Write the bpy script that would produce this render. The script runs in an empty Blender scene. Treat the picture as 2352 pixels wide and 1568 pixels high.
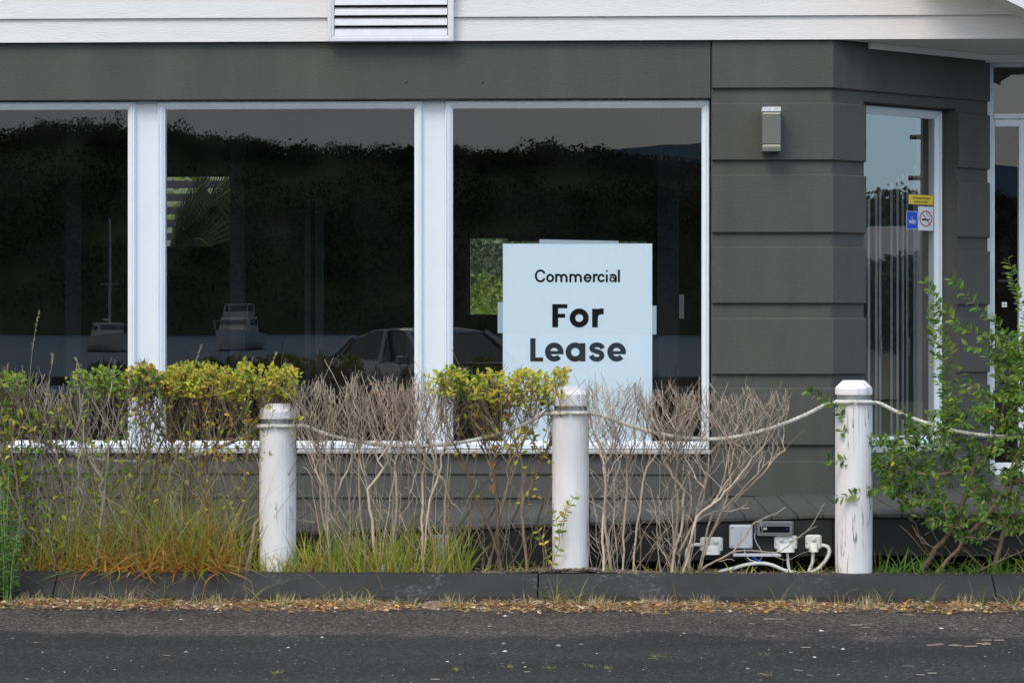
import bpy, math, random
import numpy as np
from mathutils import Vector, Matrix, noise as mnoise
rnd = random.Random(7)
C = bpy.context.scene.collection
S = bpy.context.scene
# ------------------------------------------------------------------ camera
FD, CXD, HZ, CAMH, CAMD = 5553.0, 1176.0, 750.0, 1.46, 14.6
YAW = math.radians(1.95)
cd = bpy.data.cameras.new('camera'); cam = bpy.data.objects.new('camera', cd); C.objects.link(cam)
cam.location = (0, -CAMD, CAMH)
cam.rotation_euler = (math.radians(90), 0, YAW)
cd.sensor_width = 36; cd.lens = 36 * FD / 2352
cd.shift_y = -(784 - HZ) / 2352
cd.clip_start = 0.1; cd.clip_end = 5000
S.camera = cam
# ------------------------------------------------------------------ world
SUN_EL, SUN_AZ = 48, 215          # azimuth: clockwise from +Y
w = bpy.data.worlds.new('World'); S.world = w; w.use_nodes = True
nt = w.node_tree; N = nt.nodes; L = nt.links
for n in list(N): N.remove(n)
out = N.new('ShaderNodeOutputWorld'); bg = N.new('ShaderNodeBackground'); bg.inputs[1].default_value = 0.1
sky = N.new('ShaderNodeTexSky'); sky.sky_type = 'NISHITA'; sky.sun_disc = False
sky.sun_elevation = math.radians(SUN_EL); sky.sun_rotation = math.radians(SUN_AZ)
sky.dust_density = 2.0
tc = N.new('ShaderNodeTexCoord'); sep = N.new('ShaderNodeSeparateXYZ'); L.new(tc.outputs['Generated'], sep.inputs[0])
mp = N.new('ShaderNodeMapping'); mp.inputs['Scale'].default_value = (1.4, 1.4, 5.0); L.new(tc.outputs['Generated'], mp.inputs[0])
nz = N.new('ShaderNodeTexNoise'); nz.inputs['Scale'].default_value = 1.7; nz.inputs['Detail'].default_value = 6; L.new(mp.outputs[0], nz.inputs[0])
# cloud cover: broken blue only towards +X (the side the bay window mirrors)
m1 = N.new('ShaderNodeMath'); m1.operation = 'MULTIPLY_ADD'; L.new(sep.outputs[0], m1.inputs[0]); m1.inputs[1].default_value = -1.5; m1.inputs[2].default_value = 1.15
m2 = N.new('ShaderNodeMath'); m2.operation = 'MULTIPLY_ADD'; L.new(nz.outputs[0], m2.inputs[0]); m2.inputs[1].default_value = 1.2; m2.inputs[2].default_value = -0.5
m3 = N.new('ShaderNodeMath'); m3.operation = 'ADD'; m3.use_clamp = True; L.new(m1.outputs[0], m3.inputs[0]); L.new(m2.outputs[0], m3.inputs[1])
cr = N.new('ShaderNodeValToRGB'); L.new(nz.outputs[0], cr.inputs[0])
cr.color_ramp.elements[0].position = .3; cr.color_ramp.elements[0].color = (.60, .635, .68, 1)
cr.color_ramp.elements[1].position = .75; cr.color_ramp.elements[1].color = (1.0, .99, .97, 1)
vm = N.new('ShaderNodeVectorMath'); vm.operation = 'SCALE'; vm.inputs['Scale'].default_value = 13.5; L.new(cr.outputs[0], vm.inputs[0])
sk2 = N.new('ShaderNodeVectorMath'); sk2.operation = 'MULTIPLY_ADD'; L.new(sky.outputs[0], sk2.inputs[0])
sk2.inputs[1].default_value = (1.5, 1.6, 1.7); sk2.inputs[2].default_value = (3.9, 6.0, 8.0)   # thin high haze over the blue
mx = N.new('ShaderNodeMix'); mx.data_type = 'RGBA'; L.new(m3.outputs[0], mx.inputs['Factor'])
L.new(sk2.outputs[0], mx.inputs['A']); L.new(vm.outputs[0], mx.inputs['B'])
L.new(mx.outputs['Result'], bg.inputs[0]); L.new(bg.outputs[0], out.inputs[0])
# ------------------------------------------------------------------ sun (veiled by cloud)
sd = bpy.data.lights.new('sun', 'SUN'); sd.energy = 1.5; sd.angle = math.radians(25); sd.color = (1, .95, .88)
so = bpy.data.objects.new('sun', sd); C.objects.link(so)
az = math.radians(SUN_AZ); el = math.radians(SUN_EL)
sv = Vector((math.sin(az) * math.cos(el), math.cos(az) * math.cos(el), math.sin(el)))
so.rotation_euler = sv.to_track_quat('Z', 'Y').to_euler()
S.view_settings.view_transform = 'Standard'; S.view_settings.look = 'None'
S.view_settings.exposure = 0.10; S.view_settings.gamma = 1; S.view_settings.use_curve_mapping = False
S.render.engine = 'CYCLES'
S.cycles.max_bounces = 8; S.cycles.transparent_max_bounces = 16; S.cycles.glossy_bounces = 3
# ------------------------------------------------------------------ measuring helpers: photo position + real distance -> place
U = Vector((-math.sin(YAW), math.cos(YAW), 0)); R = Vector((math.cos(YAW), math.sin(YAW), 0)); CP = Vector((0, -CAMD, CAMH))
def ray(px, py): return U * FD + R * (px - CXD) + Vector((0, 0, HZ - py))
def P(px, py, Y):
    d = ray(px, py); return CP + d * ((Y + CAMD) / d.y)
def G(px, py, z):
    d = ray(px, py); return CP + d * ((z - CAMH) / d.z)
def X(px, Y=0.0): return P(px, 750, Y).x
def Zr(py, Y=0.0, px=1000): return P(px, py, Y).z
def RF(px, py, Y):          # where a thing seen mirrored in the main glass really stands (Y is negative, behind the camera)
    d = ray(px, py); h = CP + d * ((0.07 + CAMD) / d.y); d = Vector((d.x, -d.y, d.z)); return h + d * ((Y - .07) / d.y)
# ------------------------------------------------------------------ mesh helpers
class MB:
    def __init__(s): s.v = []; s.f = []; s.c = []; s.col = (1, 1, 1, 1)
    def add(s, vs, fs, col=None):
        b = len(s.v); s.v.extend([tuple(p) for p in vs]); s.f.extend([tuple(i + b for i in f) for f in fs])
        s.c.extend([(col or s.col)] * len(vs))
    def box(s, x0, x1, y0, y1, z0, z1):
        s.add([(x0, y0, z0), (x1, y0, z0), (x1, y1, z0), (x0, y1, z0), (x0, y0, z1), (x1, y0, z1), (x1, y1, z1), (x0, y1, z1)],
              [(0, 3, 2, 1), (4, 5, 6, 7), (0, 1, 5, 4), (1, 2, 6, 5), (2, 3, 7, 6), (3, 0, 4, 7)])
    def fbox(s, fr, x0, x1, n0, n1, z0, z1):      # box in a wall frame (n = outward)
        s.add([fr.p(a, b, c) for c in (z0, z1) for (a, b) in ((x0, n1), (x1, n1), (x1, n0), (x0, n0))],
              [(0, 3, 2, 1), (4, 5, 6, 7), (0, 1, 5, 4), (1, 2, 6, 5), (2, 3, 7, 6), (3, 0, 4, 7)])
    def cbox(s, x0, x1, y0, y1, z0, z1, c=.004):  # chamfered in every direction
        def q(a, b, cc): return [(x0 + a, y0 + b, cc), (x1 - a, y0 + b, cc), (x1 - a, y1 - b, cc), (x0 + a, y1 - b, cc)]
        rings = []
        for z, i in ((z0, c), (z0 + c, 0), (z1 - c, 0), (z1, c)):
            rings.append([(x0 + i + c, y0 + i, z), (x1 - i - c, y0 + i, z), (x1 - i, y0 + i + c, z), (x1 - i, y1 - i - c, z),
                          (x1 - i - c, y1 - i, z), (x0 + i + c, y1 - i, z), (x0 + i, y1 - i - c, z), (x0 + i, y0 + i + c, z)])
        s.loft(rings, True)
    def loft(s, rings, caps=True, closed=True):
        n = len(rings[0]); vs = [p for r in rings for p in r]; fs = []
        for k in range(len(rings) - 1):
            for i in range(n if closed else n - 1):
                j = (i + 1) % n; fs.append((k * n + i, k * n + j, (k + 1) * n + j, (k + 1) * n + i))
        if caps:
            fs.append(tuple(reversed(range(n)))); fs.append(tuple((len(rings) - 1) * n + i for i in range(n)))
        s.add(vs, fs)
    def tube(s, pts, rad, n=6, caps=True, col=None):
        pts = [Vector(p) for p in pts]; m = len(pts)
        if not hasattr(rad, '__len__'): rad = [rad] * m
        vs = []; fs = []; up = None
        for i in range(m):
            t = (pts[min(i + 1, m - 1)] - pts[max(i - 1, 0)])
            if t.length < 1e-9: t = Vector((0, 0, 1))
            t.normalize()
            if up is None:
                up = Vector((1, 0, 0)) if abs(t.x) < .8 else Vector((0, 1, 0))
            up = (up - t * up.dot(t)); 
            if up.length < 1e-6: up = t.orthogonal()
            up.normalize(); b = t.cross(up)
            for k in range(n):
                a = 2 * math.pi * k / n; vs.append(pts[i] + (up * math.cos(a) + b * math.sin(a)) * rad[i])
        for i in range(m - 1):
            for k in range(n):
                j = (k + 1) % n; fs.append((i * n + k, i * n + j, (i + 1) * n + j, (i + 1) * n + k))
        if caps: fs.append(tuple(reversed(range(n)))); fs.append(tuple((m - 1) * n + k for k in range(n)))
        s.add(vs, fs, col)
    def lathe(s, cx, cy, prof, n=24, ph=0.0):
        s.loft([[(cx + r * math.cos(ph + 2 * math.pi * k / n), cy + r * math.sin(ph + 2 * math.pi * k / n), z) for k in range(n)] for r, z in prof])
    def mesh(s, name, smooth=False):
        me = bpy.data.meshes.new(name); me.from_pydata(s.v, [], s.f)
        if any(c != (1, 1, 1, 1) for c in s.c[:1] + s.c[-1:]) or len(set(s.c[::max(1, len(s.c) // 50)])) > 1:
            at = me.color_attributes.new('tint', 'FLOAT_COLOR', 'POINT')
            at.data.foreach_set('color', np.array(s.c, dtype=np.float32).ravel())
        if smooth: me.polygons.foreach_set('use_smooth', [True] * len(me.polygons))
        me.update(); return me
class Fr:                    # wall frame: origin, along, outward normal
    def __init__(s, o, a, n): s.o = Vector(o); s.a = Vector(a); s.n = Vector(n)
    def p(s, x, n, z): q = s.o + s.a * x + s.n * n; return Vector((q.x, q.y, z))
WL = {}
def empty(name, loc, parent=None):
    o = bpy.data.objects.new(name, None); C.objects.link(o); o.empty_display_size = .1
    loc = Vector(loc); WL[o] = loc
    if parent: o.parent = parent; o.location = loc - WL[parent]
    else: o.location = loc
    return o
def put(name, me, mat, parent=None, smooth=False, mod=None):
    if isinstance(me, MB): me = me.mesh(name, smooth)
    if mat and not me.materials: me.materials.append(mat)
    o = bpy.data.objects.new(name, me); C.objects.link(o); WL[o] = Vector((0, 0, 0))
    if parent is not None: o.parent = parent; o.matrix_parent_inverse = Matrix.Translation(-WL[parent])
    return o
def tag(o, label=None, cat=None, group=None, kind=None):
    if label: o['label'] = label
    if cat: o['category'] = cat
    if group: o['group'] = group
    if kind: o['kind'] = kind
    return o
def thing(name, loc, label, cat, group=None): return tag(empty(name, loc), label, cat, group)
def box(name, mat, parent, *a):
    m = MB(); m.box(*a); return put(name, m, mat, parent)
# ------------------------------------------------------------------ materials
def mat(name, base, rough=.6, bump=0, bscale=100, stretch=(1, 1, 1), var=0, vscale=3, metal=0, spec=.5, tint=False, dark=None, coat=0, trans=0, vstretch=None):
    m = bpy.data.materials.new(name); m.use_nodes = True; nt = m.node_tree; N = nt.nodes; L = nt.links
    b = N['Principled BSDF']; b.inputs['Base Color'].default_value = (*base, 1); b.inputs['Roughness'].default_value = rough
    b.inputs['Metallic'].default_value = metal; b.inputs['Specular IOR Level'].default_value = spec; b.inputs['Coat Weight'].default_value = coat
    tc = N.new('ShaderNodeTexCoord'); col = None
    if tint:
        at = N.new('ShaderNodeAttribute'); at.attribute_name = 'tint'; at.attribute_type = 'GEOMETRY'; col = at.outputs['Color']
    if var:
        n = N.new('ShaderNodeTexNoise'); n.inputs['Scale'].default_value = vscale; n.inputs['Detail'].default_value = 6; n.inputs['Roughness'].default_value = .65
        mp = N.new('ShaderNodeMapping'); mp.inputs['Scale'].default_value = vstretch or stretch; L.new(tc.outputs['Object'], mp.inputs[0]); L.new(mp.outputs[0], n.inputs[0])
        r = N.new('ShaderNodeValToRGB'); L.new(n.outputs[0], r.inputs[0])
        lo = dark or tuple(c * (1 - var) for c in base); hi = tuple(min(1, c * (1 + var)) for c in base)
        if tint: lo = (1 - var,) * 3; hi = (1 + var,) * 3
        r.color_ramp.elements[0].position = .3; r.color_ramp.elements[0].color = (*lo, 1)
        r.color_ramp.elements[1].position = .7; r.color_ramp.elements[1].color = (*hi, 1)
        if tint:
            x = N.new('ShaderNodeMix'); x.data_type = 'RGBA'; x.blend_type = 'MULTIPLY'; x.inputs['Factor'].default_value = 1
            L.new(col, x.inputs['A']); L.new(r.outputs[0], x.inputs['B']); col = x.outputs['Result']
        else: col = r.outputs[0]
    if col is not None: L.new(col, b.inputs['Base Color'])
    if bump:
        n = N.new('ShaderNodeTexNoise'); n.inputs['Scale'].default_value = bscale; n.inputs['Detail'].default_value = 5
        mp = N.new('ShaderNodeMapping'); mp.inputs['Scale'].default_value = stretch; L.new(tc.outputs['Object'], mp.inputs[0]); L.new(mp.outputs[0], n.inputs[0])
        bp = N.new('ShaderNodeBump'); bp.inputs['Strength'].default_value = 1; bp.inputs['Distance'].default_value = bump
        L.new(n.outputs[0], bp.inputs['Height']); L.new(bp.outputs[0], b.inputs['Normal'])
    if trans:
        tr = N.new('ShaderNodeBsdfTranslucent'); ms = N.new('ShaderNodeMixShader'); ms.inputs[0].default_value = trans
        if col is not None: L.new(col, tr.inputs[0])
        else: tr.inputs[0].default_value = (*base, 1)
        L.new(b.outputs[0], ms.inputs[1]); L.new(tr.outputs[0], ms.inputs[2]); L.new(ms.outputs[0], N['Material Output'].inputs[0])
    return m
def glass(name, ior, tintc, rough=0.0, dirt=.0):
    m = bpy.data.materials.new(name); m.use_nodes = True; nt = m.node_tree; N = nt.nodes; L = nt.links
    N.remove(N['Principled BSDF'])
    t = N.new('ShaderNodeBsdfTransparent'); t.inputs[0].default_value = (*tintc, 1)
    g = N.new('ShaderNodeBsdfGlossy'); g.inputs['Roughness'].default_value = rough; g.inputs[0].default_value = (1, 1, 1, 1)
    f = N.new('ShaderNodeFresnel'); ge = N.new('ShaderNodeNewGeometry'); im = N.new('ShaderNodeMapRange'); L.new(ge.outputs['Backfacing'], im.inputs[0]); im.inputs[3].default_value = ior; im.inputs[4].default_value = 1 / ior; L.new(im.outputs[0], f.inputs[0])   # one thin sheet: the same from both sides
    tc = N.new('ShaderNodeTexCoord'); n = N.new('ShaderNodeTexNoise'); n.inputs['Scale'].default_value = 1.1; n.inputs['Detail'].default_value = 1; L.new(tc.outputs['Object'], n.inputs[0])
    bp = N.new('ShaderNodeBump'); bp.inputs['Distance'].default_value = .0003; L.new(n.outputs[0], bp.inputs['Height']); L.new(bp.outputs[0], g.inputs['Normal'])
    ms = N.new('ShaderNodeMixShader'); L.new(f.outputs[0], ms.inputs[0]); L.new(t.outputs[0], ms.inputs[1]); L.new(g.outputs[0], ms.inputs[2])
    d = N.new('ShaderNodeBsdfDiffuse'); d.inputs[0].default_value = (.6, .6, .6, 1)   # thin film of dust
    n2 = N.new('ShaderNodeTexNoise'); n2.inputs['Scale'].default_value = 2.3; n2.inputs['Detail'].default_value = 8; L.new(tc.outputs['Object'], n2.inputs[0])
    mr = N.new('ShaderNodeMapRange'); mr.inputs[1].default_value = .42; mr.inputs[2].default_value = .8; mr.inputs[3].default_value = dirt * .3; mr.inputs[4].default_value = dirt * 3; L.new(n2.outputs[0], mr.inputs[0])
    m2 = N.new('ShaderNodeMixShader'); L.new(mr.outputs[0], m2.inputs[0]); L.new(ms.outputs[0], m2.inputs[1]); L.new(d.outputs[0], m2.inputs[2])
    L.new(m2.outputs[0], N['Material Output'].inputs[0]); return m
M = {}
M['render'] = mat('painted_render', (.081, .082, .075), .72, .0024, 105, var=.15, vscale=1.5, vstretch=(2.2, 2.2, .4))
M['board_w'] = mat('white_weatherboard', (.775, .75, .74), .55, .0018, 20, (1.0, 1, 9), var=.035, vscale=3)
M['board_d'] = mat('dark_weatherboard', (.082, .084, .079), .6, .001, 26, (1.0, 1, 9), var=.10, vscale=3)
M['alu'] = mat('white_powdercoat', (.83, .89, .975), .35, var=.04, vscale=3)
M['alu_s'] = mat('white_mullion_cover', (.82, .88, .96), .5, var=.02, vscale=4)
M['vent'] = mat('white_vent_metal', (.80, .80, .85), .45, var=.05, vscale=12)
M['sill'] = mat('sill_timber', (.50, .50, .50), .7, var=.12, vscale=9)
M['soffit'] = mat('soffit_paint', (.84, .82, .79), .8)
M['trim_w'] = mat('white_trim', (.82, .82, .84), .5)
M['glass'] = glass('window_glass', 1.72, (.90, .95, .985), dirt=.004)
M['glass_bay'] = glass('boosted_reflection_glass', 2.6, (.88, .92, .95), dirt=.006)  # made-up film: pane reflectivity raised to brighten the mirrored sky
M['glass_mid'] = glass('transom_glass', 1.85, (.5, .65, .8), dirt=.01)
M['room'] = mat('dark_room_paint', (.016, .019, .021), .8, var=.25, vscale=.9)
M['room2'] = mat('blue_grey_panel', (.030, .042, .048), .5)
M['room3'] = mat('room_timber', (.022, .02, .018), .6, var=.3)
M['lamp_b'] = mat('lamp_grey', (.16, .16, .15), .45, .0006, 90)
M['lamp_t'] = mat('lamp_worn_metal', (.70, .74, .78), .4, var=.3, vscale=60, dark=(.4, .42, .45))
M['lamp_g'] = mat('lamp_frosted_lens', (.50, .48, .40), .3)
M['sign'] = mat('sign_board', (.86, .94, .99), .45)
M['ink'] = mat('sign_lettering', (.006, .008, .012), .8, spec=.1)
M['tape'] = mat('clear_tape', (.48, .55, .60), .25, .001, 60, (6, 1, 1))
M['yellow'] = mat('sticker_yellow', (.85, .62, .06), .4)
M['blue'] = mat('sticker_blue', (.01, .07, .62), .4)
M['white'] = mat('sticker_white', (.80, .84, .90), .4)
M['red'] = mat('sticker_faded_red', (.48, .18, .20), .4)
M['plastic'] = mat('white_plastic', (.78, .79, .78), .35, var=.05, vscale=30)
M['plastic2'] = mat('white_box_plastic', (.70, .72, .80), .4, var=.04, vscale=30)
M['blackp'] = mat('black_rubber', (.012, .012, .013), .5)
M['recess_brown'] = mat('socket_recess', (.28, .24, .17), .7)  # darker brown for the face inside the single outlet's hood
M['driver'] = mat('driver_metal', (.32, .33, .35), .35, metal=.5)
M['deck'] = mat('deck_boards', (.080, .080, .076), .7, .0012, 30, (6, .6, 3), var=.22, vscale=7)
M['fascia'] = mat('fascia_black', (.014, .015, .016), .6, .001, 20, (.5, 1, 7), var=.25)
M['rope'] = mat('rope_fibre', (.66, .64, .58), .9, .001, 300, var=.22, vscale=40)
M['strap'] = mat('bollard_strap', (.30, .31, .32), .4, metal=.6, var=.3, vscale=40)
M['bark'] = mat('twig_bark', (.36, .28, .22), .85, .0015, 90, tint=True, var=.22, vscale=25)
M['leaf'] = mat('leaf', (.2, .25, .05), .5, tint=True, var=.12, vscale=30, trans=.30, spec=.35)
M['grassm'] = mat('grass_blade', (.2, .25, .05), .6, tint=True, trans=.25, spec=.3)
M['litter'] = mat('leaf_litter', (.2, .2, .1), .8, tint=True, var=.2, vscale=60)
M['mulch'] = mat('garden_bed', (.085, .062, .048), .95, .012, 45, var=.5, vscale=40)
M['far'] = mat('far_foliage', (.2, .2, .1), .8, tint=True, spec=.1)
M['grnd'] = mat('ground_grass', (.09, .10, .045), .95, .02, 6, var=.3, vscale=1)
M['carp'] = mat('car_silver_paint', (.46, .47, .50), .25, metal=.5, coat=.6)
M['carg'] = mat('car_glass', (.06, .075, .08), .05, spec=.8)
M['tyre'] = mat('car_tyre', (.02, .02, .02), .8)
M['hull'] = mat('boat_gelcoat', (.62, .60, .55), .3)
M['hulld'] = mat('boat_antifoul', (.02, .05, .09), .5)
M['housew'] = mat('house_paint', (.42, .40, .36), .8)
M['roofm'] = mat('house_roof', (.24, .215, .20), .6, .004, 10, (8, .2, .2))
M['polem'] = mat('pole_timber', (.10, .08, .065), .9)
M['rock'] = mat('rock', (.24, .17, .14), .85, .01, 30, var=.25, vscale=20)
M['pvc'] = mat('grey_pvc', (.24, .28, .31), .4)
M['conc'] = mat('old_concrete', (.20, .185, .16), .9, .004, 40, var=.3, vscale=5)
def water_mat():
    m = mat('bay_water', (.04, .16, .30), .30, .9, .35, (1, 1, 1), spec=.3); return m
M['water'] = water_mat()
def asphalt():
    m = bpy.data.materials.new('asphalt'); m.use_nodes = True; nt = m.node_tree; N = nt.nodes; L = nt.links; b = N['Principled BSDF']
    b.inputs['Roughness'].default_value = .85; b.inputs['Specular IOR Level'].default_value = .3
    tc = N.new('ShaderNodeTexCoord'); sp = N.new('ShaderNodeSeparateXYZ'); L.new(tc.outputs['Object'], sp.inputs[0])
    def noi(sc, det=5, st=None):
        n = N.new('ShaderNodeTexNoise'); n.inputs['Scale'].default_value = sc; n.inputs['Detail'].default_value = det
        if st:
            mp = N.new('ShaderNodeMapping'); mp.inputs['Scale'].default_value = st; L.new(tc.outputs['Object'], mp.inputs[0]); L.new(mp.outputs[0], n.inputs[0])
        else: L.new(tc.outputs['Object'], n.inputs[0])
        return n.outputs[0]
    def mth(op, a, b_=0.0, c_=0.0, cl=False):
        q = N.new('ShaderNodeMath'); q.operation = op; q.use_clamp = cl
        for i, v in enumerate((a, b_, c_)):
            if hasattr(v, 'links'): L.new(v, q.inputs[i])
            else: q.inputs[i].default_value = v
        return q.outputs[0]
    v = N.new('ShaderNodeTexVoronoi'); v.inputs['Scale'].default_value = 85; L.new(tc.outputs['Object'], v.inputs[0])
    sv = N.new('ShaderNodeSeparateColor'); L.new(v.outputs['Color'], sv.inputs[0])
    # boundary between the old reddish seal by the kerb and the newer dark seal
    e = mth('MULTIPLY_ADD', noi(1.6, 8), 1.0, mth('MULTIPLY_ADD', sp.outputs[1], 1.0, 2.72)); e = mth('MULTIPLY', e, 9, 0, True)
    e2 = mth('MULTIPLY', e, 1.0, 0, True)
    dk = N.new('ShaderNodeValToRGB'); L.new(sv.outputs[0], dk.inputs[0])
    for i, (p, c) in enumerate(((0, (.015, .0145, .0145)), (.7, (.031, .0295, .029)), (.93, (.046, .044, .043)), (.995, (.08, .08, .08)))):
        q = dk.color_ramp.elements[i] if i < 2 else dk.color_ramp.elements.new(p); q.position = p; q.color = (*c, 1)
    br = N.new('ShaderNodeValToRGB'); L.new(sv.outputs[0], br.inputs[0])
    for i, (p, c) in enumerate(((0, (.026, .022, .0215)), (.5, (.050, .042, .040)), (.8, (.09, .077, .073)), (.95, (.17, .15, .14)))):
        q = br.color_ramp.elements[i] if i < 2 else br.color_ramp.elements.new(p); q.position = p; q.color = (*c, 1)
    x = N.new('ShaderNodeMix'); x.data_type = 'RGBA'; L.new(e2, x.inputs['Factor']); L.new(dk.outputs[0], x.inputs['A']); L.new(br.outputs[0], x.inputs['B'])
    pt = N.new('ShaderNodeMapRange'); L.new(noi(1.1, 7, (.5, 1.6, 1)), pt.inputs[0]); pt.inputs[1].default_value = .3; pt.inputs[2].default_value = .7; pt.inputs[3].default_value = .72; pt.inputs[4].default_value = 1.3
    y = N.new('ShaderNodeVectorMath'); y.operation = 'SCALE'; L.new(x.outputs['Result'], y.inputs[0]); L.new(pt.outputs[0], y.inputs['Scale'])
    L.new(y.outputs[0], b.inputs['Base Color'])
    bp = N.new('ShaderNodeBump'); bp.inputs['Distance'].default_value = .006; L.new(mth('MULTIPLY_ADD', v.outputs['Distance'], -1.2, mth('MULTIPLY', noi(60, 6), 1.2)), bp.inputs['Height']); L.new(bp.outputs[0], b.inputs['Normal'])
    return m
M['road'] = asphalt()
def kerb_mat():
    m = mat('kerb_concrete', (.029, .029, .030), .8, .004, 70, var=.32, vscale=3.5); nt = m.node_tree; N = nt.nodes; L = nt.links; b = N['Principled BSDF']
    tc = N.new('ShaderNodeTexCoord'); n = N.new('ShaderNodeTexNoise'); n.inputs['Scale'].default_value = 38; n.inputs['Detail'].default_value = 9; n.inputs['Roughness'].default_value = .75; L.new(tc.outputs['Object'], n.inputs[0])
    n2 = N.new('ShaderNodeTexNoise'); n2.inputs['Scale'].default_value = 2.2; L.new(tc.outputs['Object'], n2.inputs[0])
    q = N.new('ShaderNodeMath'); q.operation = 'MULTIPLY'; L.new(n.outputs[0], q.inputs[0]); L.new(n2.outputs[0], q.inputs[1])
    r = N.new('ShaderNodeMapRange'); r.inputs[1].default_value = .30; r.inputs[2].default_value = .42; L.new(q.outputs[0], r.inputs[0])
    x = N.new('ShaderNodeMix'); x.data_type = 'RGBA'; src = b.inputs['Base Color'].links[0].from_socket
    L.new(r.outputs[0], x.inputs['Factor']); L.new(src, x.inputs['A']); x.inputs['B'].default_value = (.17, .17, .18, 1); L.new(x.outputs['Result'], b.inputs['Base Color']); return m
M['kerb'] = kerb_mat()
def post_mat(name, crack):
    m = bpy.data.materials.new(name); m.use_nodes = True; nt = m.node_tree; N = nt.nodes; L = nt.links; b = N['Principled BSDF']; b.inputs['Roughness'].default_value = .55
    tc = N.new('ShaderNodeTexCoord')
    def noi(sc, st, det=6):
        n = N.new('ShaderNodeTexNoise'); n.inputs['Scale'].default_value = sc; n.inputs['Detail'].default_value = det
        mp = N.new('ShaderNodeMapping'); mp.inputs['Scale'].default_value = st; L.new(tc.outputs['Object'], mp.inputs[0]); L.new(mp.outputs[0], n.inputs[0]); return n.outputs[0]
    a = noi(26, (1, 1, .045), 4)
    r = N.new('ShaderNodeMapRange'); L.new(a, r.inputs[0]); w_ = .006 if crack else .0035
    s = N.new('ShaderNodeMath'); s.operation = 'SUBTRACT'; L.new(a, s.inputs[0]); s.inputs[1].default_value = .52
    ab = N.new('ShaderNodeMath'); ab.operation = 'ABSOLUTE'; L.new(s.outputs[0], ab.inputs[0])
    gt = N.new('ShaderNodeMapRange'); L.new(ab.outputs[0], gt.inputs[0]); gt.inputs[1].default_value = w_ * .4; gt.inputs[2].default_value = w_; gt.inputs[3].default_value = 1; gt.inputs[4].default_value = 0
    g2 = noi(5, (1, 1, .7), 3); m2 = N.new('ShaderNodeMapRange'); L.new(g2, m2.inputs[0]); m2.inputs[1].default_value = .50 if crack else .60; m2.inputs[2].default_value = .56 if crack else .66
    mu = N.new('ShaderNodeMath'); mu.operation = 'MULTIPLY'; L.new(gt.outputs[0], mu.inputs[0]); L.new(m2.outputs[0], mu.inputs[1])
    base = N.new('ShaderNodeValToRGB'); L.new(noi(9, (1, 1, .35), 7), base.inputs[0])
    base.color_ramp.elements[0].position = .3; base.color_ramp.elements[0].color = (.76, .735, .745, 1); base.color_ramp.elements[1].position = .62; base.color_ramp.elements[1].color = (.88, .86, .885, 1)
    x = N.new('ShaderNodeMix'); x.data_type = 'RGBA'; L.new(mu.outputs[0], x.inputs['Factor']); L.new(base.outputs[0], x.inputs['A']); x.inputs['B'].default_value = (.05, .045, .045, 1)
    L.new(x.outputs['Result'], b.inputs['Base Color'])
    bp = N.new('ShaderNodeBump'); bp.inputs['Distance'].default_value = .004; bp.invert = True; L.new(mu.outputs[0], bp.inputs['Height'])
    b2 = N.new('ShaderNodeBump'); b2.inputs['Distance'].default_value = .003; L.new(noi(30, (1, 1, .15)), b2.inputs['Height']); L.new(bp.outputs[0], b2.inputs['Normal']); L.new(b2.outputs[0], b.inputs['Normal'])
    return m
M['post'] = post_mat('bollard_paint', False); M['postc'] = post_mat('cracked_bollard_paint', True)
# ================================================================== setting
XR = 60
def strip(name, pts_yz, x0, x1, m, nx=2):
    mb = MB(); n = len(pts_yz)
    for i in range(nx + 1):
        x = x0 + (x1 - x0) * i / nx
        for (y, z) in pts_yz: mb.v.append((x, y, z)); mb.c.append((1, 1, 1, 1))
    for i in range(nx):
        for j in range(n - 1): mb.f.append((i * n + j, (i + 1) * n + j, (i + 1) * n + j + 1, i * n + j + 1))
    return tag(put(name, mb, m), kind='structure')
ZW = -0.3
strip('ground', [(-900, -6), (-60, -1.6), (-48, -.9), (-40, -.05), (-26.5, -.012), (-26.4, -.03), (14, -.03), (38, 0), (60, 3.0), (90, 9), (300, 60)], -900, 900, M['grnd'], 4)
road = strip('road', [(-26, 0), (-1.90, 0)], -70, 70, M['road'])
wt = MB(); wt.add([(-900, -900, ZW), (900, -900, ZW), (900, -43, ZW), (-900, -43, ZW)], [(0, 1, 2, 3)]); tag(put('water', wt, M['water']), kind='structure')
# kerb: four long pieces with joints, very slightly bowed like the real one
def kerb_y(x): return -.03 * math.exp(-((x + .9) / 2.0) ** 2)
kb = tag(empty('kerb', (0, -1.9, 0)), kind='structure')
KP = [(-2.00, -.05), (-1.985, .0), (-1.975, .055), (-1.96, .078), (-1.935, .095), (-1.865, .142), (-1.85, .155), (-1.83, .159), (-1.72, .159), (-1.72, -.05)]
cuts = [-14, X(-900, -1.9), X(130, -1.9), X(1236, -1.9), X(2282, -1.9), X(3300, -1.9), 14]
for a, b in zip(cuts[:-1], cuts[1:]):
    mb = MB(); k = max(2, int((b - a) / .15)); rings = []
    for i in range(k + 1):
        x = a + .004 + (b - a - .008) * i / k; rings.append([(x, y + kerb_y(x), z) for y, z in KP])
    mb.loft(rings); put('kerb_stone', mb, M['kerb'], kb)
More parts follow.
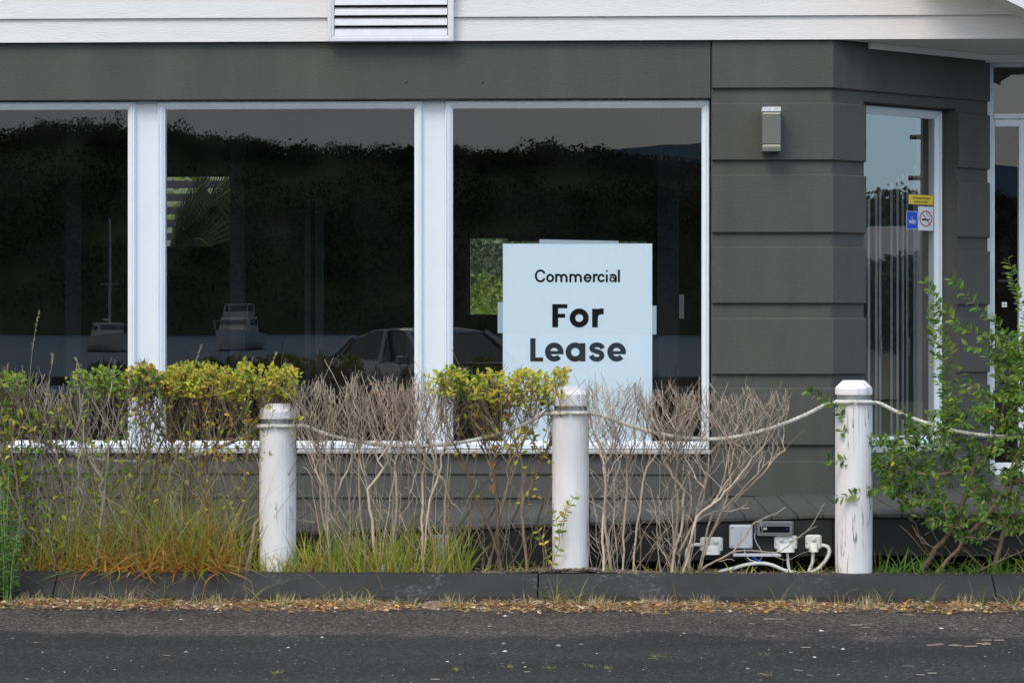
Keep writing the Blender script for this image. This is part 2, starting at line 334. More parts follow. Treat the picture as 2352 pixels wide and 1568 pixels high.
# garden bed
gb = MB(); nx, ny = 220, 14
def bed_z(x, y):
    z = .135 + .018 * mnoise.noise((x * 3, y * 5, 1)) + .008 * mnoise.noise((x * 14, y * 14, 3))
    bx = X(1310, -1.7); z += .035 * math.exp(-((x - bx) / .28) ** 2)
    if y > -1.45: z -= min(.12, (y + 1.45) * .5)
    return z
for i in range(nx + 1):
    for j in range(ny + 1):
        x = -8 + 16 * i / nx; y = -1.74 + 1.75 * (j / ny) ** 1.3; gb.v.append((x, y, bed_z(x, y))); gb.c.append((1, 1, 1, 1))
for i in range(nx):
    for j in range(ny): a = i * (ny + 1) + j; gb.f.append((a, a + ny + 1, a + ny + 2, a + 1))
tag(put('garden_bed', gb, M['mulch'], smooth=True), kind='structure')
# ================================================================== building
B = thing('building', (0, 0, 0), 'dark grey single storey shop building with white weatherboard top and large dark windows', 'building')
XA = X(1910); XL = -8.0; XJ = X(1634)
A = P(1910, 750, 0); dA = (A - CP).dot(U); dE = dA * 1.0593
E = CP + U * dE + R * (dE * (2268 - CXD) / FD); E.z = A.z
bd = (E - A); bd.z = 0; BL = bd.length; bd.normalize()
FM = Fr((0, 0, 0), (1, 0, 0), (0, -1, 0)); FB = Fr((A.x, A.y, 0), bd, (bd.y, -bd.x, 0))
YE = E.y
def SB(px, n=0.0):           # distance along the bay wall that shows at px (n = outward offset)
    o = FB.o + FB.n * n - CP; d = ray(px, 750)
    den = d.x * bd.y - d.y * bd.x; t = (o.x * bd.y - o.y * bd.x) / den; q = CP + d * t
    return (q - FB.o).dot(bd)
zb = Zr(96.5); zs = Zr(41.7); zbm = Zr(229); EXP = zs - zb
# ---- upper weatherboards with the gable slope on the right
uw = put('upper_wall', (lambda m: (m.box(XL, X(2700), .02, .20, zb + .02, zb + 2.0), m)[1])(MB()), M['board_w'], B) if False else empty('upper_wall', (0, 0, zb), B)
def gx(z):  # wall/soffit line of the gable
    p1 = P(2262, 0, -.03); p2 = P(2352, 43.5, -.03); return p1.x + (p1.z - z) * (p2.x - p1.x) / (p1.z - p2.z)
for k in range(9):
    z0 = zb + k * EXP; z1 = z0 + EXP + .012; xe0 = gx(z0) + .12; xe1 = gx(z1) + .12
    mb = MB(); jx = [XL] + ([rnd.uniform(-6, 1.5)] if k > 2 else []) 
    mb.add([(XL, -.046, z0), (xe0, -.046, z0), (xe1, -.026, z1), (XL, -.026, z1), (XL, -.022, z0), (xe0, -.022, z0), (xe1, -.018, z1), (XL, -.018, z1)],
           [(0, 1, 2, 3), (4, 7, 6, 5), (0, 4, 5, 1), (3, 2, 6, 7), (0, 3, 7, 4), (1, 5, 6, 2)])
    put('weatherboard', mb, M['board_w'], uw)
mb = MB(); zt = zb + 9 * EXP
mb.add([(XL, -.015, zb + .01), (gx(zb) + .1, -.015, zb + .01), (gx(zt) + .1, -.015, zt), (XL, -.015, zt), (XL, .12, zb + .01), (gx(zb) + .1, .12, zb + .01), (gx(zt) + .1, .12, zt), (XL, .12, zt)],
       [(0, 1, 2, 3), (4, 7, 6, 5), (0, 4, 5, 1), (3, 2, 6, 7), (0, 3, 7, 4), (1, 5, 6, 2)]); put('wall_lining', mb, M['board_w'], uw)
# gable roof edge
def slab(name, m, parent, y0, y1, dz0, dz1, xs=(-1.5, 1.6)):
    p1 = P(2262, 0, -.03); p2 = P(2352, 43.5, -.03); sl = (p1.z - p2.z) / (p2.x - p1.x); mb = MB()
    q = [(p1.x + t, p1.z - t * sl) for t in xs]
    mb.add([(q[0][0], y0, q[0][1] + dz0), (q[1][0], y0, q[1][1] + dz0), (q[1][0], y1, q[1][1] + dz0), (q[0][0], y1, q[0][1] + dz0),
            (q[0][0], y0, q[0][1] + dz1), (q[1][0], y0, q[1][1] + dz1), (q[1][0], y1, q[1][1] + dz1), (q[0][0], y1, q[0][1] + dz1)],
           [(0, 3, 2, 1), (4, 5, 6, 7), (0, 1, 5, 4), (1, 2, 6, 5), (2, 3, 7, 6), (3, 0, 4, 7)])
    return put(name, mb, m, parent)
rf = slab('roof', M['roofm'], B, -.40, .10, .05, .09, (-.5, .5))
slab('soffit', M['soffit'], rf, -.39, -.02, .0, .045, (-.5, .5))
slab('bargeboard', M['trim_w'], rf, -.425, -.392, -.025, .16, (-.5, .5))
slab('barge_capping', M['trim_w'], rf, -.44, -.427, .10, .18, (-.5, .5))
# ---- porch soffit under the overhang and the boxed eave behind it
mb = MB(); y2 = 3.2
mb.add([(XA - .02, .0, zb + .004), (6, .0, zb + .004), (6, y2, zb + .004), (XA - .02, y2, zb + .004), (XA - .02, .0, zb + .05), (6, .0, zb + .05), (6, y2, zb + .05), (XA - .02, y2, zb + .05)],
       [(0, 3, 2, 1), (4, 5, 6, 7), (0, 1, 5, 4), (1, 2, 6, 5), (2, 3, 7, 6), (3, 0, 4, 7)]); put('porch_soffit', mb, M['soffit'], B)
mb = MB(); mb.fbox(FB, SB(1985), BL - .005, .032, .055, zb - .035, zb + .002); put('soffit_trim', mb, M['soffit'], B)
mb = MB(); mb.box(E.x - .02, 6, YE - .06, YE - .03, zb - .045, zb + .003); put('soffit_trim', mb, M['soffit'], B)
# ---- beam over the windows
bm = MB(); bm.cbox(XL, XJ - .004, -.012, .16, zbm, zb + .02, .005); beam = put('beam', bm, M['render'], B)
for px, py in ((931, 189), (1107, 189)):
    p = P(px * 1.001, py - 41 + 40, -.012); mb = MB(); mb.loft([[(p.x + r * math.cos(a), y, p.z + r * math.sin(a)) for a in [i * math.pi / 4 for i in range(8)]] for r, y in ((.011, -.011), (.010, -.015), (.005, -.018))]); put('screw_cap', mb, M['render'], beam)
# ---- pier and bay walls behind the projecting blocks
XW1 = X(1634)
def prism(mb, plan, z0, z1, cz=0):
    mb.loft([[(x, y, z0) for x, y in plan], [(x, y, z1) for x, y in plan]])
def bp(s, n): q = FB.p(s, n, 0); return (q.x, q.y)
Z0 = -.03
sL, sR = SB(1984), SB(2195)
zo0, zo1 = P(1990, 1028, FB.p(sL, 0, 0).y).z, P(1985, 233, FB.p(sL, 0, 0).y).z
th = .10
mb = MB(); prism(mb, [(XW1, 0), (XA, 0), bp(sL, 0), bp(sL, -th), (XA - .06, .16), (XW1, .16)], Z0, zb + .003); put('corner_pier', mb, M['render'], B)
mb = MB(); prism(mb, [bp(sR, 0), bp(BL, 0), bp(BL, -.19), bp(sR, -.19)], Z0, zb + .003); put('bay_wall', mb, M['render'], B)
mb = MB(); prism(mb, [bp(sL, 0), bp(sR, 0), bp(sR, -.17), bp(sL, -.17)], zo1, zb + .003); put('bay_wall', mb, M['render'], B)
mb = MB(); prism(mb, [bp(sL, 0), bp(sR, 0), bp(sR, -.17), bp(sL, -.17)], Z0, zo0 - .03); put('bay_wall', mb, M['render'], B)
rows = [(91, 204), (237, 369), (401, 535), (567, 697), (730, 860), (890, 1022), (1058, 1140)]
PR = .022; tA = math.acos(max(-1, min(1, bd.x))) / 2; ext = PR * math.tan(tA)
def ring(pts_out, pts_in, z): return [(x, y, z) for x, y in pts_out + pts_in]
def block(outf, inn, z0, z1, name='render_block'):
    mb = MB(); c = .006
    mb.loft([ring(outf(PR - c), inn, z0), ring(outf(PR), inn, z0 + c), ring(outf(PR), inn, z1 - c), ring(outf(PR - c), inn, z1)])
    return put(name, mb, M['render'], B)
for i, (ya, yb_) in enumerate(rows):
    z1 = P(1770, ya, 0).z; z0 = P(1770, yb_, 0).z
    if i == 0: z1 = zb - .001
    full = (i == 0 or i == 6)
    s1 = BL if full else sL
    e = lambda pr: (XA + pr * math.tan(tA), -pr)
    block(lambda pr: [(XW1 + .004, -pr), e(pr), bp(s1 - .001, pr)], [bp(s1 - .001, -.02), (XA - .01, .03), (XW1 + .004, .03)], z0, z1)
    if not full: block(lambda pr: [bp(sR + .002, pr), bp(BL - .001, pr)], [bp(BL - .001, -.02), bp(sR + .002, -.02)], z0, z1)
    if full and i == 6: pass
# ---- windows
def barset(parent, fr, x0, x1, z0, z1, prof, mt, name='frame', gap=.0007, sides='LRTB'):
    cor = {'BL': (x0, z0, 1, 1), 'BR': (x1, z0, -1, 1), 'TR': (x1, z1, -1, -1), 'TL': (x0, z1, 1, -1)}
    for s, a, b in (('B', 'BL', 'BR'), ('R', 'BR', 'TR'), ('T', 'TR', 'TL'), ('L', 'TL', 'BL')):
        if s not in sides: continue
        mb = MB(); rings = []
        for q, sg in ((a, 1), (b, -1)):
            X0, Z_, dx, dz = cor[q]; r = []
            for ins, dep in prof:
                x = X0 + dx * ins; z = Z_ + dz * ins
                if s in 'BT': x += (gap if q[1] == 'L' else -gap)
                else: z += (gap if q[0] == 'B' else -gap)
                r.append(tuple(fr.p(x, dep, z)))
            rings.append(r)
        mb.loft(rings); put(name, mb, mt, parent)
def window(fr, x0, x1, z0, z1, rec, prof, gmat, label=None, sides='LRTB'):
    w_ = empty('window', fr.p((x0 + x1) / 2, -rec, z0), B)
    if label: w_['label'] = label
    fw = max(p[0] for p in prof)
    barset(w_, fr, x0, x1, z0, z1, [(a, b - rec) for a, b in prof], M['alu'], sides=sides)
    mb = MB(); c = fw - .004; mb.add([fr.p(a, -rec - .002, b) for a, b in ((x0 + c, z0 + c), (x1 - c, z0 + c), (x1 - c, z1 - c), (x0 + c, z1 - c))], [(0, 1, 2, 3)])
    put('pane', mb, gmat, w_)
    return w_
PROF = [(0, -.05), (0, .010), (.006, .022), (.010, .022), (.012, .014), (.018, .014), (.020, .018), (.026, .018), (.048, .004), (.048, -.05)]
REC = .06
zwT = Zr(231.5, REC); zwB = Zr(1030.5, REC)
wx = [(-290, 312), (362, 970), (1022, 1630)]
for i, (a, b) in enumerate(wx): window(FM, X(a, REC), X(b, REC), zwB, zwT, REC, PROF, M['glass'])
window(FM, X(-950, REC), X(-340, REC), zwB, zwT, REC, PROF, M['glass'])
for a, b in ((312, 362), (970, 1022), (-340, -290)):
    box('mullion_panel', M['alu_s'], B, X(a, .07) + .001, X(b, .07) - .001, REC + .004, REC + .05, zwB - .001, zwT + .02)
box('head_lining', M['render'], B, XL, XJ - .02, REC - .012, .16, zwT + .003, zbm - .0)
# sill
mb = MB(); mb.cbox(XL, XW1 + .0, -.012, REC + .03, zwB - .026, zwB - .002, .004); sl = put('sill', mb, M['sill'], B)
# lower wall boards (dark)
zl1 = zwB - .028; lo = empty('lower_wall', (0, 0, 0), B)
zseam = Zr(1088)
zz = [zl1, zseam]; 
while zz[-1] > -.1: zz.append(zz[-1] - EXP)
for k in range(len(zz) - 1):
    mb = MB(); z1, z0 = zz[k], zz[k + 1]; x1 = XW1 - .002
    mb.add([(XL, .022, z0), (x1, .022, z0), (x1, .034, z1 + .008), (XL, .034, z1 + .008), (XL, .05, z0), (x1, .05, z0), (x1, .05, z1 + .008), (XL, .05, z1 + .008)],
           [(0, 1, 2, 3), (4, 7, 6, 5), (0, 4, 5, 1), (3, 2, 6, 7), (0, 3, 7, 4), (1, 5, 6, 2)]); put('weatherboard', mb, M['board_d'], lo)
# cladding below bay blocks too
# bay window
RB = .125
zq1 = zo1 - .004; bs0 = sL - .10; bs1 = sR - .003
PB = [(a * 1.15, b) for a, b in PROF]
window(FB, bs0, bs1, zo0 + .0, zq1, RB, PB, M['glass_bay'], 'narrow bay window with reflective glass')
mb = MB(); mb.fbox(FB, sL - .03, sR - .001, -RB - .05, .004, zo0 - .032, zo0 - .003); put('sill', mb, M['sill'], B)
# ---- porch door and transom (white aluminium), set back
FE = Fr((0, YE + .10, 0), (1, 0, 0), (0, -1, 0)); ye = YE + .10
def XE(px): return X(px, ye)
def ZE(py): return P(2300, py, ye).z
dr = empty('door', (XE(2340), ye, .45), B)
zd0 = ZE(1090)
for nm, x0, x1, y0, y1, z0, z1 in (('jamb', XE(2262), XE(2280), -.03, .04, zd0, ZE(139)), ('header', XE(2280), XE(2560), -.03, .04, ZE(155), ZE(139)), ('transom_bar', XE(2280), XE(2560), -.035, .04, ZE(274), ZE(262)),
        ('stile', XE(2280) + .001, XE(2284), -.015, .03, zd0, ZE(275)), ('top_rail', XE(2284), XE(2339), -.02, .03, ZE(292), ZE(275)), ('stile', XE(2339), XE(2372), -.025, .03, zd0, ZE(275)),
        ('bottom_rail', XE(2284), XE(2339), -.02, .03, zd0, ZE(1062)), ('stile', XE(2378), XE(2410), -.025, .03, zd0, ZE(275)), ('top_rail', XE(2410), XE(2540), -.02, .03, ZE(292), ZE(275)), ('bottom_rail', XE(2410), XE(2540), -.02, .03, zd0, ZE(1062)), ('jamb', XE(2540), XE(2570), -.03, .04, zd0, ZE(275))):
    mb = MB(); mb.cbox(x0, x1, ye + y0, ye + y1, z0, z1, .002); put(nm, mb, M['alu'], dr)
for x0, x1, z0, z1, g in ((2280, 2560, 261, 156, 'glass_mid'), (2284, 2339, 1061, 293, 'glass'), (2410, 2540, 1061, 293, 'glass')):
    mb = MB(); mb.add([(XE(a), ye, ZE(b)) for a, b in ((x0, z0), (x1, z0), (x1, z1), (x0, z1))], [(0, 1, 2, 3)]); put('pane', mb, M[g], dr)
def text(name, body, mt, parent, o, size, xdir=(1, 0, 0), ndir=(0, -1, 0), sx=1.0, bold=0.0, align='CENTER'):
    cu = bpy.data.curves.new(name, 'FONT'); cu.body = body; cu.size = size; cu.align_x = align; cu.offset = bold; cu.space_character = .95
    cu.materials.append(mt); t = bpy.data.objects.new(name, cu); C.objects.link(t); WL[t] = Vector((0, 0, 0))
    xd = Vector(xdir).normalized(); n = Vector(ndir).normalized(); z = Vector((0, 0, 1))
    t.parent = parent
    t.matrix_parent_inverse = Matrix.Translation(-WL[parent])
    m = Matrix((xd * sx, z, n)).transposed().to_4x4(); m.translation = Vector(o); t.matrix_basis = m
    bpy.context.view_layer.update(); dg = bpy.context.evaluated_depsgraph_get(); me = bpy.data.meshes.new_from_object(t.evaluated_get(dg)); o2 = bpy.data.objects.new(name, me); C.objects.link(o2); o2.parent = parent; o2.matrix_parent_inverse = t.matrix_parent_inverse.copy(); o2.matrix_basis = m; bpy.data.objects.remove(t)
    if not me.materials: me.materials.append(mt)
    return o2
M['letter_dim'] = mat('door_lettering', (.10, .11, .12), .5); M['letter_dk'] = mat('stile_lettering', (.03, .03, .04), .5)
text('lettering', 'ON PREMISES', M['letter_dim'], dr, (XE(2322), ye - .004, ZE(630)), .022)
text('lettering', 'LICENSED', M['letter_dim'], dr, (XE(2308), ye - .004, ZE(647)), .022)
# little white four square sticker
for i in range(2):
    for j in range(2):
        mb = MB(); x = XE(2301 + 6.2 * i); z = ZE(700 - 6.2 * j); mb.box(x, x + .0145, ye - .005, ye - .003, z - .0145, z); put('sticker', mb, M['white'], dr)
# wall right of the door and above it
box('porch_wall', M['render'], B, XE(2572), 6, ye - .03, ye + .1, Z0, zb + .004)
box('porch_wall', M['render'], B, E.x + .002, 6, ye - .028, ye + .1, ZE(138), zb + .002)
box('step', M['conc'], B, E.x - .5, 6, ye - .05, ye + .2, Z0, zd0 - .002)
# ---- dark rooms behind the glass
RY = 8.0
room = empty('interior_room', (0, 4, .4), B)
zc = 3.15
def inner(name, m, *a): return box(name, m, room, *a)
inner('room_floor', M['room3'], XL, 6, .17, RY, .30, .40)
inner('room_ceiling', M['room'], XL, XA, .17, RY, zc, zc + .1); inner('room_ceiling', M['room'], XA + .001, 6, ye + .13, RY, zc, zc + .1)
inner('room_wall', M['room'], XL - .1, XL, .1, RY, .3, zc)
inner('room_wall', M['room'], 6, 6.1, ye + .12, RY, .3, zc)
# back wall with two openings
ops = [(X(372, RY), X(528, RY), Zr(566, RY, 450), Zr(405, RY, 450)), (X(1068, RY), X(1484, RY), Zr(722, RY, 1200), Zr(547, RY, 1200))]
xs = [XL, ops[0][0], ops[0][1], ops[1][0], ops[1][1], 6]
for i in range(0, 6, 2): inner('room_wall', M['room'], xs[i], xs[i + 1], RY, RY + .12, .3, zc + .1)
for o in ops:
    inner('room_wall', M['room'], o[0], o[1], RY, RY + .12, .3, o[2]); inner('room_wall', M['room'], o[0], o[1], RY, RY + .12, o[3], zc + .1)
mb = MB(); o = ops[1]
put('back_window_frame', (lambda m: (m.box(o[0], o[0] + .05, RY - .02, RY + .05, o[2], o[3]), m.box(o[0] + .4, o[1], RY - .02, RY + .05, o[3] - .03, o[3]), m)[2])(MB()), M['room2'], room)
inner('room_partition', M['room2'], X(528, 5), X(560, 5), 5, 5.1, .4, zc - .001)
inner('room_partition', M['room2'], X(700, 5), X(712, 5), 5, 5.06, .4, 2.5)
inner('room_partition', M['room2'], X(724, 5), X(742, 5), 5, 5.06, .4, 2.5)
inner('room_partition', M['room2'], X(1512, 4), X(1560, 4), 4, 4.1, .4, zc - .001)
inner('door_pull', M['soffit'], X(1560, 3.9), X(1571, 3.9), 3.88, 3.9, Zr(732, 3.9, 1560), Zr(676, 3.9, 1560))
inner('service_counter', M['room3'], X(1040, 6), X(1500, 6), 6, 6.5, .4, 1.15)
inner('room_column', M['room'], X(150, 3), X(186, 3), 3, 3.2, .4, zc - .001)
# stacked folding door leaves seen through the bay glass
fo = empty('folding_door', (X(2050, 1.9), 1.9, .45), B)
for px, yy in ((1996, 1.3), (2022, 1.42), (2048, 1.5), (2062, 1.6), (2084, 1.7), (2101, 1.8), (2013, 1.36), (2074, 1.66)):
    mb = MB(); x = X(px, yy); mb.box(x - .007, x + .007, yy, yy + .03, .45, P(px, 372 + (2110 - px) * .75, yy).z); put('stile', mb, M['alu'], fo)
mb = MB(); mb.box(X(1980, 1.9), X(2125, 1.9), 1.9, 1.93, .42, 3.1); put('door_leaf', mb, M['room2'], fo)
for px, yy in ((2032, 1.41), (2096, 1.69)):
    mb = MB(); p = P(px, 985 - 0, yy); z0 = P(px, 985, yy).z
    z1_, z2_ = P(px, 815, yy).z, P(px, 775, yy).z; mb.tube([(X(px - 8, yy), yy - .01, z1_), (X(px - 10, yy), yy - .05, z1_ + .02), (X(px - 10, yy), yy - .05, z2_ - .02), (X(px - 8, yy), yy - .01, z2_)], .006, 6); put('handle', mb, M['soffit'], fo)
# pale curtain wall strip on the right inside the bay window
mb = MB(); mb.fbox(FB, SB(2118, -.4), SB(2150, -.4), -.45, -.4, .45, 3.0); put('inner_reveal', mb, M['soffit'], B)
# ================================================================== louvre vent
VY = -.05
vx0, vx1 = X(753, -.09), X(1042, -.09); vz0 = P(900, 95.5, -.09).z; vz1 = vz0 + .62
V = thing('louvre_vent', ((vx0 + vx1) / 2, VY, vz0), 'white metal louvre vent mounted on the white weatherboards above the windows', 'vent')
FV = Fr((0, VY, 0), (1, 0, 0), (0, -1, 0))
barset(V, FV, vx0, vx1, vz0, vz1, [(0, .0), (0, .045), (.003, .048), (.020, .048), (.022, .042), (.036, .042), (.038, .0)], M['vent'])
gy = [84, 73, 49, 26, 5]; pit = (73 - 5) / 3 / 380
z = P(900, 73, -.09).z; k = 0
box('vent_backing', M['blackp'], V, vx0 + .03, vx1 - .03, VY - .004, VY + .0, vz0 + .02, vz1 - .02)
zk = vz0 + .036
while zk < vz1 - .06:
    mb = MB(); x0, x1 = vx0 + .040, vx1 - .040; t = .046
    mb.add([(x0, VY - .042, zk), (x1, VY - .042, zk), (x1, VY - .036, zk + t - .012), (x0, VY - .036, zk + t - .012), (x1, VY - .008, zk + t + .004), (x0, VY - .008, zk + t + .004),
            (x0, VY - .038, zk - .001), (x1, VY - .038, zk - .001), (x1, VY - .032, zk + t - .014), (x0, VY - .032, zk + t - .014), (x1, VY - .006, zk + t), (x0, VY - .006, zk + t)],
           [(0, 1, 2, 3), (3, 2, 4, 5), (6, 9, 8, 7), (9, 11, 10, 8), (0, 6, 7, 1), (5, 4, 10, 11), (0, 3, 9, 6), (3, 5, 11, 9), (1, 7, 8, 2), (2, 8, 10, 4)])
    put('slat', mb, M['vent'], V); zk += 23.4 / 382
# ================================================================== wall lamp
lp = P(1773, 349, -.1); WLp = thing('wall_lamp', (lp.x, -.03, lp.z), 'grey up and down wall lamp with worn silver top on the dark corner wall', 'lamp')
def lz(py): return P(1773, py, -.1).z
lx0, lx1 = P(1751, 300, -.13).x, P(1794, 300, -.13).x
for nm, mt_, a, b, gx_, y0 in (('cap', 'lamp_t', 258, 247, 0, -.135), ('lens', 'lamp_g', 265, 258.5, .003, -.13), ('lamp_body', 'lamp_b', 332, 265.3, .001, -.13), ('lens', 'lamp_g', 339, 332.4, .003, -.127), ('cap', 'lamp_b', 349, 339.4, 0, -.135)):
    mb = MB(); mb.cbox(lx0 + gx_, lx1 - gx_, y0, -.03, lz(a), lz(b), .003); put(nm, mb, M[mt_], WLp)
mb = MB(); mb.cbox(lx0 + .012, lx1 - .012, -.0299, -.0225, lz(335), lz(262), .001); put('wall_plate', mb, M['lamp_b'], WLp)
# ================================================================== lease sign taped inside the glass
GY = REC + .002
SY = GY + .008
sx0, sx1 = X(1155, SY), X(1498, SY); sz1 = P(1326, 559.5, SY).z; sz0 = zwB + .045
SG = thing('lease_sign', ((sx0 + sx1) / 2, SY, sz0), 'white poster board reading Commercial For Lease taped inside the large window', 'sign')
box('board', M['sign'], SG, sx0, sx1, SY, SY + .005, sz0, sz1)
def T6(x, y): q = P((1400 + x / 3.137) / 1.27551, (650 + y / 3.137) / 1.27551, SY); return (q.x, q.z)
stk = [0]
def stroke(mb, pts, wd, rnd_=False):
    pts = [Vector(p) for p in pts]; stk[0] += 1; y = SY - .0008 - (stk[0] % 7) * .00008
    if rnd_:
        pass
    n = len(pts); Lp = []; Rp = []
    for i in range(n):
        t0 = (pts[i] - pts[i - 1]).normalized() if i else None; t1 = (pts[i + 1] - pts[i]).normalized() if i < n - 1 else None
        t = ((t0 or t1) + (t1 or t0)).normalized(); nn = Vector((-t.y, t.x)); k = 1 / max(.4, nn.dot(Vector((-(t1 or t0).y, (t1 or t0).x))))
        Lp.append(pts[i] + nn * wd / 2 * k); Rp.append(pts[i] - nn * wd / 2 * k)
    vs = []
    for p in Lp + Rp: x, z = T6(p.x, p.y); vs.append((x, y, z))
    fs = [(i, i + 1, n + i + 1, n + i) for i in range(n - 1)]; mb.add(vs, fs)
    if rnd_:
        for c in (pts[0], pts[-1]):
            y -= .00004; vs = []
            for k in range(12): a = k * math.pi / 6; x, z = T6(c.x + wd / 2 * math.cos(a), c.y + wd / 2 * math.sin(a)); vs.append((x, y, z))
            mb.add(vs, [tuple(range(12))])
def arc(cx, cy, rx, ry, a0, a1, n=28): return [(cx + rx * math.cos(math.radians(a0 + (a1 - a0) * i / n)), cy + ry * math.sin(math.radians(a0 + (a1 - a0) * i / n))) for i in range(n + 1)]
def bar(mb, x0, x1, y0, y1): stroke(mb, [(x0, (y0 + y1) / 2), (x1, (y0 + y1) / 2)], y1 - y0)
def cr_(pts, k=6):
    o = []; P_ = [pts[0]] + pts + [pts[-1]]
    for i in range(1, len(P_) - 2):
        p0, p1, p2, p3 = [Vector(q) for q in P_[i - 1:i + 3]]
        for j in range(k):
            t = j / k; o.append(.5 * ((2 * p1) + (p2 - p0) * t + (2 * p0 - 5 * p1 + 4 * p2 - p3) * t * t + (3 * p1 - p0 - 3 * p2 + p3) * t ** 3))
    o.append(Vector(pts[-1])); return o
def letter(*fns):
    mb = MB()
    for f in fns: f(mb)
    put('letter', mb, M['ink'], SG)
# For
letter(lambda m: bar(m, 684, 737, 755, 968), lambda m: bar(m, 736, 823, 755, 793), lambda m: bar(m, 736, 802, 843, 880))
letter(lambda m: stroke(m, arc(931.5, 882.5, 62, 61, 0, 360, 48), 52))
letter(lambda m: bar(m, 1050, 1102, 798, 968), lambda m: stroke(m, cr_([(1078, 872), (1084, 845), (1105, 829), (1130, 822), (1156, 821)]), 54))
# Lease
letter(lambda m: bar(m, 481, 530, 1068, 1281), lambda m: bar(m, 529, 600, 1244, 1281))
def e_(cx, cy, rx, ry, wd, ct): return [lambda m: stroke(m, arc(cx, cy, rx, ry, 6, -318, 44), wd), lambda m: bar(m, cx - rx + 4, cx + rx + wd / 2 - .5, cy - ct / 2 + 5, cy + ct / 2 + 5)]
letter(*e_(702, 1195, 61, 63, 49, 30))
letter(lambda m: stroke(m, arc(895, 1195, 64, 63, 0, 360, 48), 50), lambda m: bar(m, 938, 988, 1112, 1281))
letter(lambda m: stroke(m, cr_([(1148, 1162), (1134, 1140), (1110, 1130), (1085, 1129), (1060, 1137), (1047, 1157), (1056, 1176), (1085, 1187), (1118, 1197), (1138, 1214), (1136, 1240), (1117, 1256), (1092, 1261), (1066, 1256), (1050, 1243), (1041, 1226)]), 44))
letter(*e_(1275, 1195, 61, 63, 49, 30))
# Commercial
w0 = 19
letter(lambda m: stroke(m, arc(575, 496, 42, 50, -35, -325, 36), w0, True))
def o_(cx, w_=26): return [lambda m: stroke(m, arc(cx, 516, w_, 30, 0, 360, 36), w0)]
letter(*o_(664, 27))
def m_(x):
    return [lambda m: stroke(m, [(x + 8, 486), (x + 8, 547)], w0, True), lambda m: stroke(m, cr_([(x + 8, 508), (x + 14, 493), (x + 31, 486), (x + 47, 492), (x + 55, 506), (x + 56, 525), (x + 56, 547)]), w0, True),
            lambda m: stroke(m, cr_([(x + 56, 508), (x + 62, 493), (x + 79, 486), (x + 95, 492), (x + 104, 506), (x + 105, 525), (x + 105, 547)]), w0, True)]
letter(*m_(711)); letter(*m_(842))
letter(lambda m: stroke(m, arc(1009, 516, 28, 30, 3, -318, 36), w0, True), lambda m: bar(m, 983, 1040, 509, 523))
letter(lambda m: stroke(m, [(1066, 486), (1066, 547)], w0, True), lambda m: stroke(m, cr_([(1066, 512), (1072, 496), (1084, 487), (1095, 486)]), w0, True))
letter(lambda m: stroke(m, arc(1135, 516, 27, 30, -40, -320, 30), w0, True))
letter(lambda m: stroke(m, [(1185, 490), (1185, 547)], w0, True), lambda m: bar(m, 1177, 1194, 444, 458))
letter(lambda m: stroke(m, arc(1236, 528, 21, 18, 0, 360, 30), 14), lambda m: stroke(m, cr_([(1220, 492), (1240, 486), (1258, 491), (1267, 506), (1267, 547)]), w0, True))
letter(lambda m: stroke(m, [(1296, 446), (1296, 547)], w0, True))
for a, b, c, d, sk in ((1239, 1421, 560, 549.5, 4), (1143, 1155, 765, 694, 0), (1498, 1508, 768, 702, 0)):
    p0 = P(a, c, SY); p1 = P(b, d, SY); mb = MB(); dz = sk / 380
    mb.add([(p0.x, SY - .0005, p0.z), (p1.x, SY - .0005, p0.z), (p1.x, SY - .0005, p1.z - dz), (p0.x, SY - .0005, p1.z), (p0.x, SY + .001, p0.z), (p1.x, SY + .001, p0.z), (p1.x, SY + .001, p1.z - dz), (p0.x, SY + .001, p1.z)],
           [(0, 1, 2, 3), (4, 7, 6, 5), (0, 4, 5, 1), (3, 2, 6, 7), (0, 3, 7, 4), (1, 5, 6, 2)]); put('tape', mb, M['tape'], SG)
# ================================================================== stickers on the bay window
nb = -RB + .0005
def bz(px, py): s_ = SB(px, nb); q = FB.p(s_, nb, 0); return P(px, py, q.y).z
def sticker(name, label, x0, x1, yt, yb, mt_, th=.0012):
    s0, s1 = SB(x0, nb), SB(x1, nb); z1 = bz(x0, yt); z0 = bz(x0, yb)
    o = thing(name, FB.p((s0 + s1) / 2, nb, z0), label, 'sticker', None)
    mb = MB(); mb.fbox(FB, s0, s1, nb, nb + th, z0, z1); put('sticker_face', mb, M[mt_], o); return o, s0, s1, z0, z1
o, s0, s1, z0, z1 = sticker('alarm_sticker', 'yellow security alarm sticker with two lines of black text on the narrow bay window', 2087, 2143, 446.5, 468.5, 'yellow')
hh = (z1 - z0)
for tx, f in (('This Property is Protected', .56), ('with a Security Alarm', .18)):
    t = text('lettering', tx, M['ink'], o, FB.p((s0 + s1) / 2, nb + .0018, z0 + hh * f), .0195, bd, FB.n, .78, .0003)
o, s0, s1, z0, z1 = sticker('wifi_sticker', 'blue WiFi sticker with white border on the narrow bay window', 2082, 2107, 484.5, 526, 'white')
mb = MB(); mb.fbox(FB, s0 + .003, s1 - .003, nb + .0012, nb + .0018, z0 + .003, z1 - .003); put('blue_panel', mb, M['blue'], o)
text('lettering', 'WiFi', M['white'], o, FB.p((s0 + s1) / 2, nb + .0024, z0 + .034), .036, bd, FB.n, .9, .0008)
sc_ = (s0 + s1) / 2
for r in (.004, .008, .012):
    mb = MB(); mb.tube([FB.p(sc_ + r * math.sin(a), nb + .002, z0 + .064 + r * math.cos(a)) for a in [math.radians(-45 + 15 * i) for i in range(7)]], .0011, 4); put('signal_arc', mb, M['white'], o)
